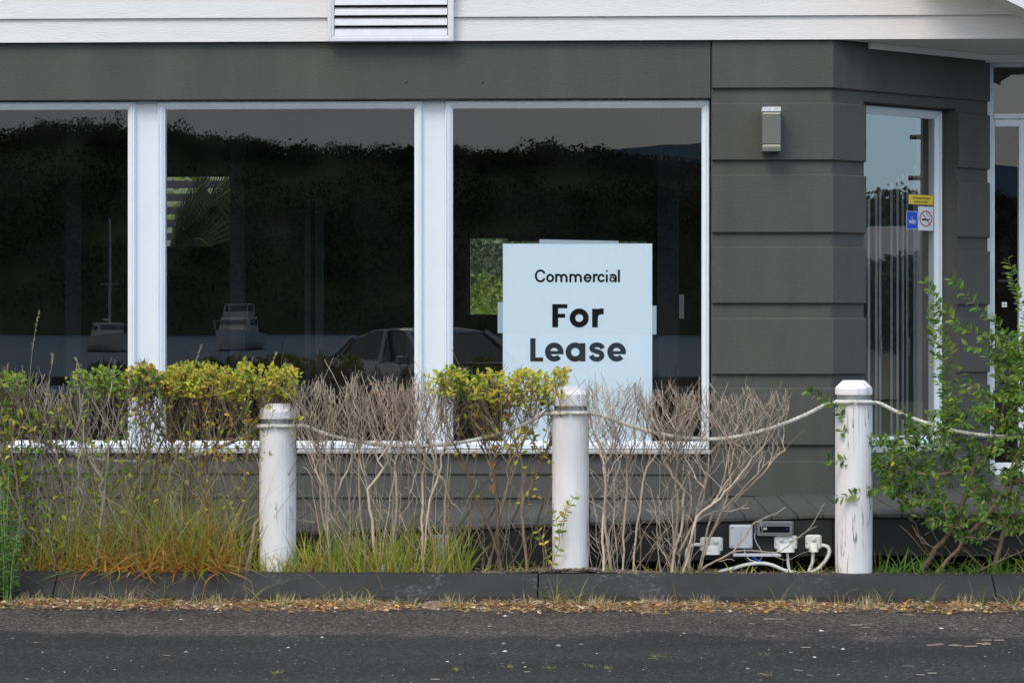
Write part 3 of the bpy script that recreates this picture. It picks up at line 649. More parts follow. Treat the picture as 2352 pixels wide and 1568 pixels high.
o, s0, s1, z0, z1 = sticker('no_smoking_sticker', 'white no smoking sticker with faded red ring and cigarette on the bay window', 2109, 2143, 474, 529, 'white')
cx_ = (s0 + s1) / 2; cz_ = (z0 + z1) / 2; rr = min((s1 - s0), (z1 - z0)) * .43; zr = (z1 - z0) * .43; sxr = (s1 - s0) * .43
mb = MB(); mb.fbox(FB, cx_ - rr * .62, cx_ + rr * .4, nb + .0014, nb + .0018, cz_ - .012, cz_ - .001); mb.fbox(FB, cx_ + rr * .46, cx_ + rr * .60, nb + .0014, nb + .0018, cz_ - .012, cz_ - .001); put('cigarette', mb, M['ink'], o)
mb = MB(); mb.tube([FB.p(cx_ + a * rr, nb + .0018, cz_ + b * rr) for a, b in ((.55, .12), (.5, .3), (.2, .35), (.1, .55), (.3, .7), (.2, .85))], .0013, 4); put('smoke_curl', mb, M['ink'], o)
mb = MB(); mb.loft([[FB.p(cx_ + k * sxr * math.cos(a), nb + h, cz_ + k * zr * .8 * math.sin(a)) for k, h in ((1, .0012), (1, .0026), (.82, .0026), (.82, .0012))] for a in [i * math.pi / 20 for i in range(41)]], False); put('red_ring', mb, M['red'], o)
mb = MB(); a1 = (cx_ - .62 * sxr, cz_ + .56 * zr); a2 = (cx_ + .62 * sxr, cz_ - .56 * zr); mb.add([FB.p(a1[0] - .003, nb + .0024, a1[1] - .003), FB.p(a2[0] - .003, nb + .0024, a2[1] - .003), FB.p(a2[0] + .003, nb + .0024, a2[1] + .003), FB.p(a1[0] + .003, nb + .0024, a1[1] + .003)], [(0, 1, 2, 3)]); put('red_bar', mb, M['red'], o)
# ================================================================== deck with ramp
DY = -1.5
def deck_z(x):
    xr_ = X(1913, DY); zf = .452
    return zf if x > xr_ else zf - (xr_ - x) * .0355
D = thing('timber_deck', (0, -.8, 0), 'dark grey timber deck ramping down to the left in front of the building', 'deck')
pw = .1405; pm = MB(); pm.cbox(-pw / 2 + .0025, pw / 2 - .0025, 0, 1.5 + .015, -.022, 0, .003); pme = pm.mesh('plank'); pme.materials.append(M['deck'])
pm2 = MB(); pm2.cbox(-pw / 2 + .0025, pw / 2 - .0025, 0, 1.5 + 1.4, -.022, 0, .003); pme2 = pm2.mesh('plank_long'); pme2.materials.append(M['deck'])
x = -6.0
while x < 6:
    long_ = x > XA + .02
    y_end = None
    p = bpy.data.objects.new('plank', pme2 if long_ else pme); C.objects.link(p); p.parent = D; p.matrix_parent_inverse = Matrix.Translation(-WL[D])
    za = deck_z(x - pw / 2); zb_ = deck_z(x + pw / 2)
    p.location = (x + rnd.uniform(-.0008, .0008), DY - .015 + rnd.uniform(-.003, .003), (za + zb_) / 2 + rnd.uniform(-.0012, .0012)); p.rotation_euler = (0, -math.atan2(zb_ - za, pw), 0)
    x += pw
xr_ = X(1913, DY)
for a, b in ((-6.0, xr_ - .002), (xr_ + .002, 6)):
    za, zb_ = deck_z(a) - .026, deck_z(b) - .026; mb = MB(); h = .20
    mb.loft([[(xx, DY + y_, z_ + dz) for y_, dz in ((0, -h), (0, -.004), (.004, 0), (.036, 0), (.04, -.004), (.04, -h))] for xx, z_ in ((a, za), (b, zb_))]); put('fascia', mb, M['fascia'], D)
for k in range(14):
    x = -5.5 + k * .8; box('joist', M['fascia'], D, x, x + .045, DY + .06, -.02, deck_z(x) - .2, deck_z(x) - .03)
box('foundation_wall', M['fascia'], B, XL, 6, .06, .14, -.03, .32)
# ================================================================== power outlets and cables on the fascia
def K(x, y, off=0.0):
    return P((1950 + x / 4.276) / 1.27551, (1450 + y / 4.276) / 1.27551, DY - off)
def outlet(x0, x1, y0, y1, n, label):
    a = K(x0, y1); b = K(x1, y0); cx = (a.x + b.x) / 2
    T = thing('power_outlet', (cx, DY, a.z), label, 'power outlet', 'weatherproof power outlets on the deck fascia'); 
    H_ = b.z - a.z; w_ = b.x - a.x; mb = MB(); mb.cbox(a.x, b.x, DY - .030, DY - .001, a.z + H_ * .12, b.z, .009); put('cover', mb, M['plastic'], T)
    hw = w_ * (.40 if n == 2 else .30); cz = a.z; rings = []
    for t in (0, .15, .4, .7, 1):
        z = b.z - H_ * .48 - t * H_ * .52 + .0; dep = .026 + .030 * (t ** .7); ww = hw * (.80 + .2 * t); r = []
        for k in range(17):
            u = math.pi * k / 16; r.append((cx - ww * math.copysign(abs(math.cos(u)) ** .6, math.cos(u)), DY - .012 - (dep) * abs(math.sin(u)) ** .7, z))
        rings.append(r)
    mb = MB(); mb.loft(rings, False, False); b0 = len(mb.v) - 17
    inner_ = [(cx + (p[0] - cx) * .84, DY - .012 + (p[1] - DY + .012) * .84, p[2] + .001) for p in rings[-1]]
    mb.add(rings[-1] + inner_, [(i, i + 1, 17 + i + 1, 17 + i) for i in range(16)])
    mb.add(inner_ + [(p[0], p[1], p[2] + .02) for p in inner_], [(i, i + 1, 17 + i + 1, 17 + i) for i in range(16)]); put('hood', mb, M['plastic'], T, smooth=False)
    mb = MB(); mb.add([(p[0], p[1], p[2] + .006) for p in inner_], [tuple(range(17))]); put('socket_face', mb, M['recess_brown'] if n == 1 else M['soffit'], T)
    for k in range(n):
        sx = cx + (0 if n == 1 else (-.21 + .42 * k) * w_); mb = MB(); mb.cbox(sx - .0095, sx + .0095, DY - .038, DY - .028, b.z - H_ * .38, b.z - H_ * .18, .002); sw = put('switch_surround', mb, M['plastic'], T)
        mb = MB(); mb.cbox(sx - .007, sx + .007, DY - .043, DY - .036, b.z - H_ * .34, b.z - H_ * .22, .002); put('rocker', mb, M['plastic2'], sw)
    for s_ in (-1, 1):
        mb = MB(); mb.tube([(cx + s_ * w_ * .43, DY - .030, a.z + H_ * .48), (cx + s_ * w_ * .43, DY - .0308, a.z + H_ * .48)], .0035, 8); put('screw', mb, M['blackp'], T)
    return T
outlet(430, 715, 520, 730, 2, 'double white outlet with empty hood left of the square junction box')
outlet(1358, 1645, 497, 700, 2, 'double white outlet with black plug under the metal power supply')
outlet(1748, 1952, 490, 697, 1, 'single white outlet nearest the cracked white bollard')
a = K(795, 660); b = K(1085, 365)
T = thing('junction_box', ((a.x + b.x) / 2, DY, a.z), 'square white junction box with corner screws on the black fascia', 'junction box')
mb = MB(); mb.cbox(a.x, b.x, DY - .034, DY - .001, a.z, b.z, .006); put('box_base', mb, M['plastic2'], T)
mb = MB(); mb.cbox(a.x + .003, b.x - .003, DY - .047, DY - .0345, a.z + .003, b.z - .003, .004); ld = put('box_lid', mb, M['plastic2'], T)
for sx in (a.x + .014, b.x - .014):
    for sz in (a.z + .014, b.z - .014): mb = MB(); mb.tube([(sx, DY - .047, sz), (sx, DY - .0482, sz)], .0042, 10); put('screw', mb, M['driver'], ld)
a = K(1140, 500); b = K(1580, 320)
T = thing('power_supply', ((a.x + b.x) / 2, DY, a.z), 'grey finned metal light power supply with black label on the fascia', 'power supply')
mb = MB(); mb.cbox(a.x, b.x, DY - .045, DY - .001, a.z, b.z, .003)
for k in range(3): mb.box(a.x + .002, b.x - .002, DY - .048, DY - .044, a.z + .004 + k * .005, a.z + .0065 + k * .005); mb.box(a.x + .002, b.x - .002, DY - .048, DY - .044, b.z - .0065 - k * .005, b.z - .004 - k * .005)
put('housing', mb, M['driver'], T)
for q0, q1 in ((a.x - .014, a.x - .0005), (b.x + .0005, b.x + .010)): mb = MB(); mb.cbox(q0, q1, DY - .006, DY - .001, a.z + .005, b.z, .002); put('bracket', mb, M['driver'], T)
mb = MB(); mb.box(a.x + .015, b.x - .015, DY - .0475, DY - .0455, a.z + .019, b.z - .026); lb = put('label_plate', mb, M['ink'], T)
p = K(1218, 410); q = K(1320, 393); 
for dz in (0, -.0075): mb = MB(); mb.box(a.x + .033, a.x + .052, DY - .048, DY - .0476, b.z - .037 + dz, b.z - .0325 + dz); put('label_patch', mb, M['plastic'], lb)
mb = MB(); mb.box(b.x - .034, b.x - .025, DY - .048, DY - .0476, b.z - .042, b.z - .037); put('label_patch', mb, M['blue'], lb)
# white tray strip
a = K(840, 765); b = K(1440, 722); TR = thing('cable_tray', ((a.x + b.x) / 2, DY, a.z), 'thin white metal tray edge below the junction box', 'cable tray'); mb = MB(); mb.cbox(a.x, b.x, DY - .05, DY - .001, a.z + .004, b.z, .002); put('tray', mb, M['plastic2'], TR)
def cable(name, pts, r, mt_, label, cat, ridged=False):
    q = []; pp = [K(x, y, o) for x, y, o in pts]; PP = [pp[0]] + pp + [pp[-1]]
    for i in range(1, len(PP) - 2):
        d = max(3, int((PP[i + 1] - PP[i]).length / (.0035 if ridged else .01)))
        for j in range(d):
            t = j / d; p0, p1, p2, p3 = PP[i - 1:i + 3]; q.append(.5 * ((2 * p1) + (p2 - p0) * t + (2 * p0 - 5 * p1 + 4 * p2 - p3) * t * t + (3 * p1 - p0 - 3 * p2 + p3) * t ** 3))
    q.append(pp[-1]); mb = MB(); mb.tube(q, [r * (1 if not ridged else (1.0 if i % 2 else .88)) for i in range(len(q))], 10 if ridged else 6)
    o = put(name, mb, mt_, None, smooth=not ridged); tag(o, label, cat)
cable('conduit', [(436, 618, .02), (350, 622, .03), (285, 660, .03), (262, 740, .03), (268, 820, .02), (300, 900, .0), (330, 960, -.02)], .0105, M['plastic'], 'short white corrugated conduit curling down from the left outlet', 'conduit', True)
cable('conduit', [(600, 1010, .04), (700, 950, .05), (850, 915, .05), (1020, 868, .06), (1200, 852, .06), (1340, 876, .06), (1480, 935, .05), (1620, 968, .05), (1780, 968, .05), (1900, 925, .05), (1995, 830, .05), (2050, 730, .045), (2035, 650, .035), (1950, 622, .02)], .0105, M['plastic'], 'long white corrugated conduit looping from the single outlet along the ground', 'conduit', True)
cable('conduit', [(1848, 690, .03), (1848, 760, .03), (1835, 850, .03), (1800, 940, .03), (1790, 980, .03)], .0095, M['plastic'], 'white corrugated conduit dropping straight from the single outlet', 'conduit', True)
cable('conduit', [(1515, 690, .03), (1530, 760, .03), (1535, 850, .03), (1550, 930, .03), (1570, 990, .03)], .0085, M['plastic'], 'white corrugated conduit dropping from the middle outlet', 'conduit', True)
cable('cable', [(1575, 670, .035), (1580, 760, .035), (1580, 850, .035), (1600, 990, .035)], .0045, M['blackp'], 'black power cord hanging from the plug in the middle outlet', 'cable')
cable('cable', [(1580, 436, .03), (1620, 450, .035), (1655, 520, .04), (1662, 700, .04), (1660, 990, .04)], .002, M['blackp'], 'thin black cable from the right end of the power supply', 'cable')
cable('cable', [(1440, 700, .03), (1470, 800, .04), (1460, 900, .04), (1480, 990, .04)], .004, M['blackp'], 'black cable just left of the middle white conduit', 'cable')
cable('cable', [(1122, 468, .02), (1115, 520, .03), (1140, 600, .03), (1195, 690, .03), (1212, 760, .03), (1180, 810, .03), (1150, 840, .03)], .0034, M['sill'], 'grey cable curving down from the left end of the power supply', 'cable')
cable('cable', [(930, 660, .02), (960, 740, .03), (1040, 825, .04), (1150, 850, .04), (1260, 835, .04), (1400, 900, .04), (1430, 990, .04)], .0065, M['blackp'], 'thick black cable bundle looping under the junction box', 'cable')
cable('cable', [(985, 660, .025), (1000, 740, .035), (1060, 810, .045), (1140, 828, .045)], .003, M['plastic'], 'thin white wire looping under the junction box', 'cable')
cable('cable', [(1090, 772, .05), (1140, 805, .05), (1195, 842, .05)], .005, M['blue'], 'short blue wire tied to the looping white conduit', 'cable')
# ================================================================== bollards
BY = -1.70
bol = [(-28, 946, 982, 1300, 'post'), (638, 926, 967, 1308, 'post'), (1310.5, 886, 937, 1306, 'post'), (1961, 873, 912, 1316, 'postc'), (2620, 880, 920, 1316, 'post')]
bl_lab = ['white timber bollard cut off at the left edge behind leaves', 'white timber bollard with smooth paint between the grassy clump and bare shrubs', 'white timber bollard in front of the poster between bare shrubs', 'cracked white timber bollard with metal strap beside the power outlets', 'white timber bollard beyond the right hand shrub']
BOL = []
for (cx, yt, yg, yb_, mt_), lb in zip(bol, bl_lab):
    p = P(cx, yt, BY); g = P(cx, yg, BY); r = .0985; zt = p.z + 0; zg = g.z; z0 = .10
    T = thing('bollard', (p.x, BY, z0), lb, 'bollard', 'white timber bollards joined by rope')
    ph = rnd.uniform(0, 1); N12 = 12
    mb = MB(); mb.lathe(p.x, BY, [(r * .985, z0), (r, z0 + .3), (r, zg - .018), (r * .97, zg - .013)], 28, ph); put('post', mb, M[mt_], T, smooth=False)
    mb = MB(); mb.lathe(p.x, BY, [(r * .90, zg - .0128), (r * .90, zg + .0118)], 28, ph); put('strap', mb, M['strap'], T)
    mb = MB(); mb.lathe(p.x, BY, [(r * .97, zg + .012), (r * 1.01, zg + .018), (r * 1.01, zt - .045), (r * .97, zt - .036), (r * .66, zt - .006), (r * .58, zt)], N12, ph); put('cap', mb, M[mt_], T)
    BOL.append((p.x, zg, r))
# ================================================================== ropes
def rope(pts, label, rad=.011):
    q = []; PP = [pts[0]] + pts + [pts[-1]]
    for i in range(1, len(PP) - 2):
        d = max(2, int((PP[i + 1] - PP[i]).length / .010))
        for j in range(d):
            t = j / d; p0, p1, p2, p3 = PP[i - 1:i + 3]; q.append(.5 * ((2 * p1) + (p2 - p0) * t + (2 * p0 - 5 * p1 + 4 * p2 - p3) * t * t + (3 * p1 - p0 - 3 * p2 + p3) * t ** 3))
    T = thing('rope', q[0], label, 'rope', 'twisted ropes between the bollards')
    n = len(q); up = Vector((0, 0, 1))
    for s_ in range(3):
        pp = []; acc = 0
        for i, v in enumerate(q):
            t = (q[min(i + 1, n - 1)] - q[max(i - 1, 0)]).normalized(); u = (up - t * up.dot(t)).normalized(); b_ = t.cross(u)
            if i: acc += (v - q[i - 1]).length
            a_ = acc / .062 * 2 * math.pi + s_ * 2 * math.pi / 3; pp.append(v + (u * math.cos(a_) + b_ * math.sin(a_)) * rad * .48)
        mb = MB(); mb.tube(pp, rad * .56, 7); put('strand', mb, M['rope'], T, smooth=True)
def around(i, side):  # half loop in front of post i ending on side
    x, zg, r = BOL[i]; return [Vector((x + side * (r + .012) * math.sin(a), BY - (r + .012) * math.cos(a), zg - .022 - .004 * abs(a))) for a in [j * math.pi / 12 for j in range(0, 7)]]
def span(i, j, mids, label, yb_=BY - .03):
    a = around(i, 1)[:6]; b = around(j, -1)[::-1][1:]
    rope(a + [P(px, py, yb_) for px, py in mids] + b, label)
span(0, 1, [(60, 1000), (200, 1050), (330, 1060), (430, 1050), (520, 1020), (570, 994)], 'twisted rope sagging behind the grassy clump at the left', BY + .09)
span(1, 2, [(700, 978), (760, 1000), (850, 1018), (940, 1024), (1040, 1018), (1130, 1000), (1200, 975), (1245, 952)], 'twisted rope sagging between the smooth bollard and the poster bollard')
span(2, 3, [(1390, 956), (1450, 978), (1530, 999), (1620, 1008), (1690, 1003), (1770, 983), (1840, 957), (1895, 930)], 'twisted rope sagging across the dark pier to the cracked bollard')
span(3, 4, [(2025, 928), (2080, 955), (2160, 980), (2240, 997), (2340, 1002), (2440, 985), (2530, 950)], 'twisted rope running right from the cracked bollard into the green shrub')
# ================================================================== vegetation
def col(h): return tuple(h) + (1,)
YEL = [(.60, .53, .04), (.68, .57, .07), (.46, .48, .04), (.32, .40, .04), (.60, .42, .07), (.38, .43, .045), (.55, .50, .05)]
GRN = [(.13, .24, .025), (.18, .30, .03), (.23, .34, .035), (.09, .18, .022), (.34, .38, .04)]
DGR = [(.08, .17, .03), (.11, .22, .035), (.16, .28, .045), (.06, .13, .025), (.25, .34, .05)]
ORG = [(.42, .20, .06), (.46, .27, .10), (.38, .24, .12), (.45, .33, .08)]
def leafshape(L_, W, rn):
    f = rn.uniform(.12, .35) * W; cu = rn.uniform(-.25, .1) * L_
    pr = [(0, 0), (.22, .62), (.5, 1), (.78, .62), (1, 0)]
    vs = []; fs = []
    for t, wd in pr: vs.append((t * L_, 0, cu * t * t))
    for t, wd in pr[1:4]: vs.append((t * L_, wd * W / 2, cu * t * t + f * wd))
    for t, wd in pr[1:4]: vs.append((t * L_, -wd * W / 2, cu * t * t + f * wd))
    fs = [(0, 1, 5), (1, 2, 6, 5), (2, 3, 7, 6), (3, 4, 7), (0, 8, 1), (1, 8, 9, 2), (2, 9, 10, 3), (3, 10, 4)]
    return vs, fs
LEAFLIB = {}
def leafmesh(pal, L_, W):
    k = (tuple(pal), round(L_, 3))
    if k not in LEAFLIB:
        r = random.Random(len(LEAFLIB) + 5); lst = []
        for i in range(12):
            c_ = pal[i % len(pal)]; vs, fs = leafshape(L_ * r.uniform(.8, 1.15), W * r.uniform(.8, 1.15), r); mb = MB(); mb.add(vs, fs, (*[v * r.uniform(.9, 1.1) for v in c_], 1)); me = mb.mesh('leaf'); me.materials.append(M['leaf']); lst.append((me, vs, fs, (*c_, 1)))
        LEAFLIB[k] = lst
    return LEAFLIB[k]
def basis(d, rn, flat=0.0):
    d = d.normalized(); u = Vector((rn.uniform(-1, 1), rn.uniform(-1, 1) - flat * 2.2, rn.uniform(-1, 1) + flat * 2.6)); b_ = u.cross(d)
    if b_.length < 1e-3: b_ = d.orthogonal()
    b_.normalize(); n = d.cross(b_); return Matrix((d, b_, n)).transposed()
def place_leaves(T, items, nobj, rn):
    """items: (pos, dir, palette, length, width, flat). The first nobj become leaf objects, the others one joined mesh."""
    rn.shuffle(items); items = sorted(items, key=lambda t: -(t[3] + (.02 if t[0].y < BY else 0)))
    mb = MB()
    for i, (p, d, pal, L_, W, fl) in enumerate(items):
        lib = leafmesh(pal, L_, W); me, vs, fs, c_ = lib[rn.randrange(12)]; s_ = rn.uniform(.7, 1.15); m3 = basis(d, rn, fl)
        if i < nobj:
            o = bpy.data.objects.new('leaf', me); C.objects.link(o); o.parent = T
            m4 = (m3 * s_).to_4x4(); m4.translation = p - WL[T]; o.matrix_basis = m4
        else:
            j = rn.uniform(.85, 1.15); mb.add([m3 @ (Vector(v) * s_) + p for v in vs], fs, (c_[0] * j, c_[1] * j, c_[2] * j, 1))
    if mb.v: tag(put('leaves', mb, M['leaf'], T), kind='stuff')
class Tree:
    def __init__(s): s.p = np.zeros((20000, 3)); s.n = 0; s.par = []; s.ch = {}
    def node(s, p, par):
        s.p[s.n] = p; s.par.append(par); s.n += 1; return s.n - 1
def grow_to(t, tip, rn, jit=.006, seg=.045, cone=.55, minlen=.05, first=0, Lt=None):
    P_ = t.p[first:t.n]; v = np.array(tip) - P_; h = np.hypot(v[:, 0], v[:, 1] * .8); d = np.sqrt((v ** 2).sum(1))
    cost = (d if Lt is None else np.abs(d - Lt) * 1.2 + d * .35) + np.where(v[:, 2] < cone * h, 5 * (cone * h - v[:, 2]), 0) + np.where(d < minlen, 1.0, 0)
    i = int(cost.argmin()) + first
    if cost[i - first] > 2.5: return None
    a = t.p[i].copy(); b_ = np.array(tip); L_ = np.linalg.norm(b_ - a); n = max(2, int(L_ / seg)); last = i
    for k in range(1, n + 1):
        u = k / n; q = a + (b_ - a) * u; e = math.sin(u * math.pi) * L_ * (.10 if Lt is None else .05)
        dx = b_[0] - a[0]; sgn = 1 if dx > 0 else -1
        q = q + np.array([sgn * e * .6, 0, -e * .25])
        if k < n: q = q + np.array([rn.gauss(0, jit), rn.gauss(0, jit), rn.gauss(0, jit * .6)])
        last = t.node(q, last)
    return last
def tree_mesh(t, r0, power, bark, rn, rmax=.016, thin=3):
    n = t.n; kids = [0] * n; area = [0.0] * n
    for i in range(n): 
        if t.par[i] >= 0: kids[t.par[i]] += 1
    for i in range(n - 1, -1, -1):
        if kids[i] == 0: area[i] = r0 ** power
        if t.par[i] >= 0: area[t.par[i]] += area[i]
    rad = [min(rmax, area[i] ** (1 / power)) for i in range(n)]
    heavy = [-1] * n
    for i in range(n):
        p = t.par[i]
        if p >= 0 and (heavy[p] < 0 or area[i] > area[heavy[p]]): heavy[p] = i
    st = MB(); tw = MB()
    for i in range(n):
        p = t.par[i]
        if p < 0 or heavy[p] != i:
            ch = [] if p < 0 else [p]; j = i
            while j >= 0: ch.append(j); j = heavy[j]
            if len(ch) < 2: continue
            rr = [rad[k] for k in ch]; 
            if p >= 0: rr[0] = rr[1]
            # taper in steps
            pts = [tuple(t.p[k]) for k in ch]; g = rn.uniform(.32, 1.3); c_ = (bark[0] * g, bark[1] * g, bark[2] * g, 1)  # wide tone range puts sunlit and shaded twig contrast into the bark colour
            big = max(rr) > .005
            (st if big else tw).tube(pts, rr, 6 if big else thin, False, c_)
    return st, tw, rad, kids
SHR = []
def shrub(label, bases, x0, x1, ybot, ytop, ntip, seed, leaves=None, nleafobj=0, bark=(1, 1, 1), dep=.16, yc=BY - .02, low=0, name='shrub', cat='shrub', group='shrubs of the clipped hedge', topfn=None, r0=.0015, skew=0, cone=1.35, dens=.52, whips=20):
    ntip = int(ntip * dens); rn = random.Random(seed); t = Tree()
    bx = [P(b_, 1310, yc).x for b_ in bases]
    T = thing(name, (sum(bx) / len(bx), yc, .12), label, cat, group)
    zt = P((x0 + x1) / 2, ytop, yc).z; zlo = P(0, ybot, yc).z
    X0 = P(x0, 1000, yc).x; X1 = P(x1, 1000, yc).x; nst = 0
    roots = []
    for b_ in bx:
        for k in range(max(2, int(ntip / 60 / len(bx)))):
            roots.append(t.node((b_ + rn.gauss(0, .028), yc + rn.gauss(0, .04), .10), -1))
    # main stems
    ns = len(roots)
    for i, r_ in enumerate(roots):
        f = (i + .5) / ns; tx = X0 + (X1 - X0) * min(.95, max(.05, f + rn.uniform(-.08, .08))); a = t.p[r_].copy()
        tip = np.array([a[0] + (tx - a[0]) * rn.uniform(.6, .9), yc + rn.gauss(0, dep * .35), .12 + (zt - .12) * rn.uniform(.55, .9)])
        n = 11; last = r_
        ph1, ph2, am = rn.uniform(0, 6), rn.uniform(0, 6), rn.uniform(.002, .010); wx = wy = 0.0
        for k in range(1, n + 1):
            u = k / n; q = a + (tip - a) * np.array([u ** 1.15, u, u]) + np.array([math.sin(u * 7 + ph1) * am, math.sin(u * 6 + ph2) * am, 0]) * min(1, u * 3)
            wx += rn.gauss(0, .0055); wy += rn.gauss(0, .005); q += np.array([wx, wy, 0]); last = t.node(q, last)
    tips = []
    for k in range(ntip):
        f = rn.random(); x = X0 + (X1 - X0) * f; zz = rn.random()
        top = zt + (topfn(f) if topfn else 0)
        z = top - abs(rn.gauss(0, .03)) + .03 * max(0, rn.gauss(0, 1)) if zz < .5 else top - (top - zlo) * rn.random() ** 1.4
        wob = .035 * math.sin(x * 31 + seed) + rn.gauss(0, .012)
        if leaves and rn.random() < .07: wob += rn.uniform(.02, .075)
        edge = 1 - .35 * max(0, (abs(f - .5) * 2 - .6) / .4) * 0
        tips.append((x + skew * (z - zlo), yc + rn.gauss(0, dep * .55), z + (wob if zz < .55 else 0)))
    tips.sort(key=lambda q: q[2] + rn.uniform(-.25, .12))
    ends = []
    for tp in tips:
        e_n = grow_to(t, tp, rn, jit=.0055, cone=cone, minlen=.03, Lt=rn.choice([.05, .08, .12, .18, .26, .38]))
        if e_n is not None: ends.append(e_n)
    for k in range(low):      # small dead side twigs low down
        i = rn.randrange(t.n); a = t.p[i]; 
        if a[2] < .2 or a[2] > zlo + .1: continue
        L_ = rn.uniform(.05, .26); an = rn.choice((-1, 1)); j = i
        sl_ = rn.uniform(.4, 1.6)
        for q in range(1, 5): j = t.node(a + np.array([an * L_ * q / 4 * .7 + rn.gauss(0, .004), rn.uniform(-.015, .015), L_ * q / 4 * sl_]), j)
    for k in range(whips):
        b_ = rn.choice(bx) + rn.gauss(0, .05); p_ = np.array([b_, yc + rn.gauss(0, .05), .11]); j = t.node(p_, -1); H_ = rn.uniform(.25, .95) * (zt - .12); tx = (X0 + (X1 - X0) * rn.uniform(-.1, 1.1) - b_) * rn.uniform(.3, 1) + rn.gauss(0, .05); wx = 0
        for q in range(1, 13):
            u = q / 12; wx += rn.gauss(0, .006); j = t.node(p_ + np.array([tx * u ** 1.1 + wx, rn.gauss(0, .004), H_ * u]), j)
            if q > 3 and rn.random() < .35:
                an = rn.choice((-1, 1)); L_ = rn.uniform(.04, .16); j2 = j
                for s_ in range(1, 4): j2 = t.node(t.p[j] + np.array([an * L_ * s_ / 3 * .6 + rn.gauss(0, .003), rn.gauss(0, .006), L_ * s_ / 3 * rn.uniform(.5, .9)]), j2)
    st, tw, rad, kids = tree_mesh(t, r0, 2.75, bark, rn, rmax=.0088)
    if st.v: put('stem', st, M['bark'], T, smooth=True)
    if tw.v: tag(put('twigs', tw, M['bark'], T), kind='stuff')
    if leaves:
        items = []
        for spec in leaves:       # (px0, px1, py0, py1, count, palette, len)
            a0, a1, b0, b1, cnt, pal, L_ = spec; xa, xb = P(a0, 1000, yc).x, P(a1, 1000, yc).x; za, zb2 = P(0, b1, yc).z, P(0, b0, yc).z
            cand = [i for i in range(t.n) if xa <= t.p[i][0] <= xb and za <= t.p[i][2] <= zb2]
            if not cand: continue
            top_ = b0 < 880 and b1 < 965; cand.sort(key=lambda i: -t.p[i][2] - .018 * math.sin(t.p[i][0] * 40))
            for k in range(cnt):
                i = cand[int(len(cand) * (rn.random() ** 1.5))] if top_ else rn.choice(cand); p = Vector(t.p[i]); pp = t.par[i]; d0 = (p - Vector(t.p[pp])).normalized() if pp >= 0 else Vector((0, 0, 1))
                d = (d0 * .6 + Vector((rn.gauss(0, .7), rn.gauss(0, .7), rn.gauss(.15, .5)))).normalized()
                items.append((p + Vector((rn.gauss(0, .010), rn.gauss(0, .012), rn.gauss(0, .008))), d, pal, L_, L_ * .48, .6))
        place_leaves(T, items, nleafobj, rn)
    return T, t
GREY = (.40, .33, .27); BRN = (.31, .23, .155); PALE = (.54, .43, .33)
LL = .035
BGP = [(.08, .20, .04), (.12, .27, .05), (.06, .15, .03), (.17, .30, .07)]
YO = YEL + ORG
GY_ = GRN + YEL
shrub('leafy yellow green shrub at the far left edge of the hedge', [-30, 10, 40], -110, 75, 1290, 872, 900, 11, [(-110, 70, 860, 960, 600, GRN, LL), (-60, 120, 950, 1130, 260, GY_, .05), (-100, 130, 1040, 1300, 700, GRN + YEL[2:4], .044)], 200, BRN, low=40, yc=BY - .05)
shrub('bare grey twiggy shrub with tall seed stalks near the left edge', [75, 110], 50, 215, 1180, 893, 620, 12, [(50, 215, 900, 1000, 30, YEL, LL), (50, 250, 940, 1300, 420, GRN + YEL[2:4], .043)], 120, GREY, low=60)
shrub('shrub with a deep green clipped leafy top left of the mullion', [235, 290], 165, 385, 1100, 868, 620, 13, [(165, 385, 850, 915, 850, GRN, LL), (270, 390, 905, 990, 90, GRN, LL), (165, 390, 1000, 1290, 190, GRN + YEL[2:4], .042), (165, 300, 880, 960, 60, GRN, LL)], 220, GREY, low=60)
shrub('shrub with orange and yellow leaves in front of the white mullion', [330, 420], 300, 470, 1080, 862, 520, 14, [(290, 400, 840, 915, 420, ORG + YEL, LL), (380, 470, 838, 918, 520, YEL, LL), (300, 470, 900, 1150, 130, ORG, .034), (300, 470, 940, 1260, 130, GRN + YEL, .038)], 200, BRN, low=80)
shrub('shrub with a bright yellow clipped top left of the smooth bollard', [470, 545], 440, 690, 1060, 862, 680, 15, [(440, 690, 840, 918, 1050, YEL + GRN[2:4], LL), (440, 660, 900, 1060, 230, ORG + YEL, .036), (560, 690, 930, 1010, 90, YEL + GRN, LL), (600, 690, 960, 1050, 80, GRN, LL), (440, 640, 960, 1240, 110, YEL + ORG, .034)], 260, BRN, low=80)
shrub('bare pale shrub just right of the smooth bollard', [770, 800], 672, 830, 990, 880, 480, 16, None, 0, PALE, low=60)
shrub('bare pale shrub with a reddish crown left of the second mullion', [862, 900], 800, 960, 990, 880, 480, 17, [(800, 960, 880, 910, 14, ORG, .03)], 0, PALE, low=60)
shrub('bare branching shrub with several straight stems before the second mullion', [945, 985, 1018], 900, 1060, 990, 878, 460, 18, [(980, 1060, 860, 905, 70, YEL, LL)], 30, PALE, low=60)
shrub('thick stemmed shrub with a yellow leafy top below the poster', [1165, 1215, 1120], 1010, 1300, 970, 868, 820, 19, [(985, 1110, 850, 920, 520, YEL + GRN, LL), (1100, 1300, 848, 935, 850, YEL, LL), (1050, 1300, 920, 1160, 260, YO, .040), (1180, 1330, 990, 1060, 60, YEL, .036)], 260, BRN, low=90)
shrub('thin bare shrub immediately right of the poster bollard', [1385, 1405], 1335, 1480, 1010, 888, 320, 20, None, 0, PALE, low=90, dep=.12, cone=1.0, whips=16)
shrub('bare pale shrub with upright stems before the poster corner', [1460, 1535], 1455, 1610, 1000, 895, 460, 21, None, 0, PALE, low=90, cone=1.1, whips=16)
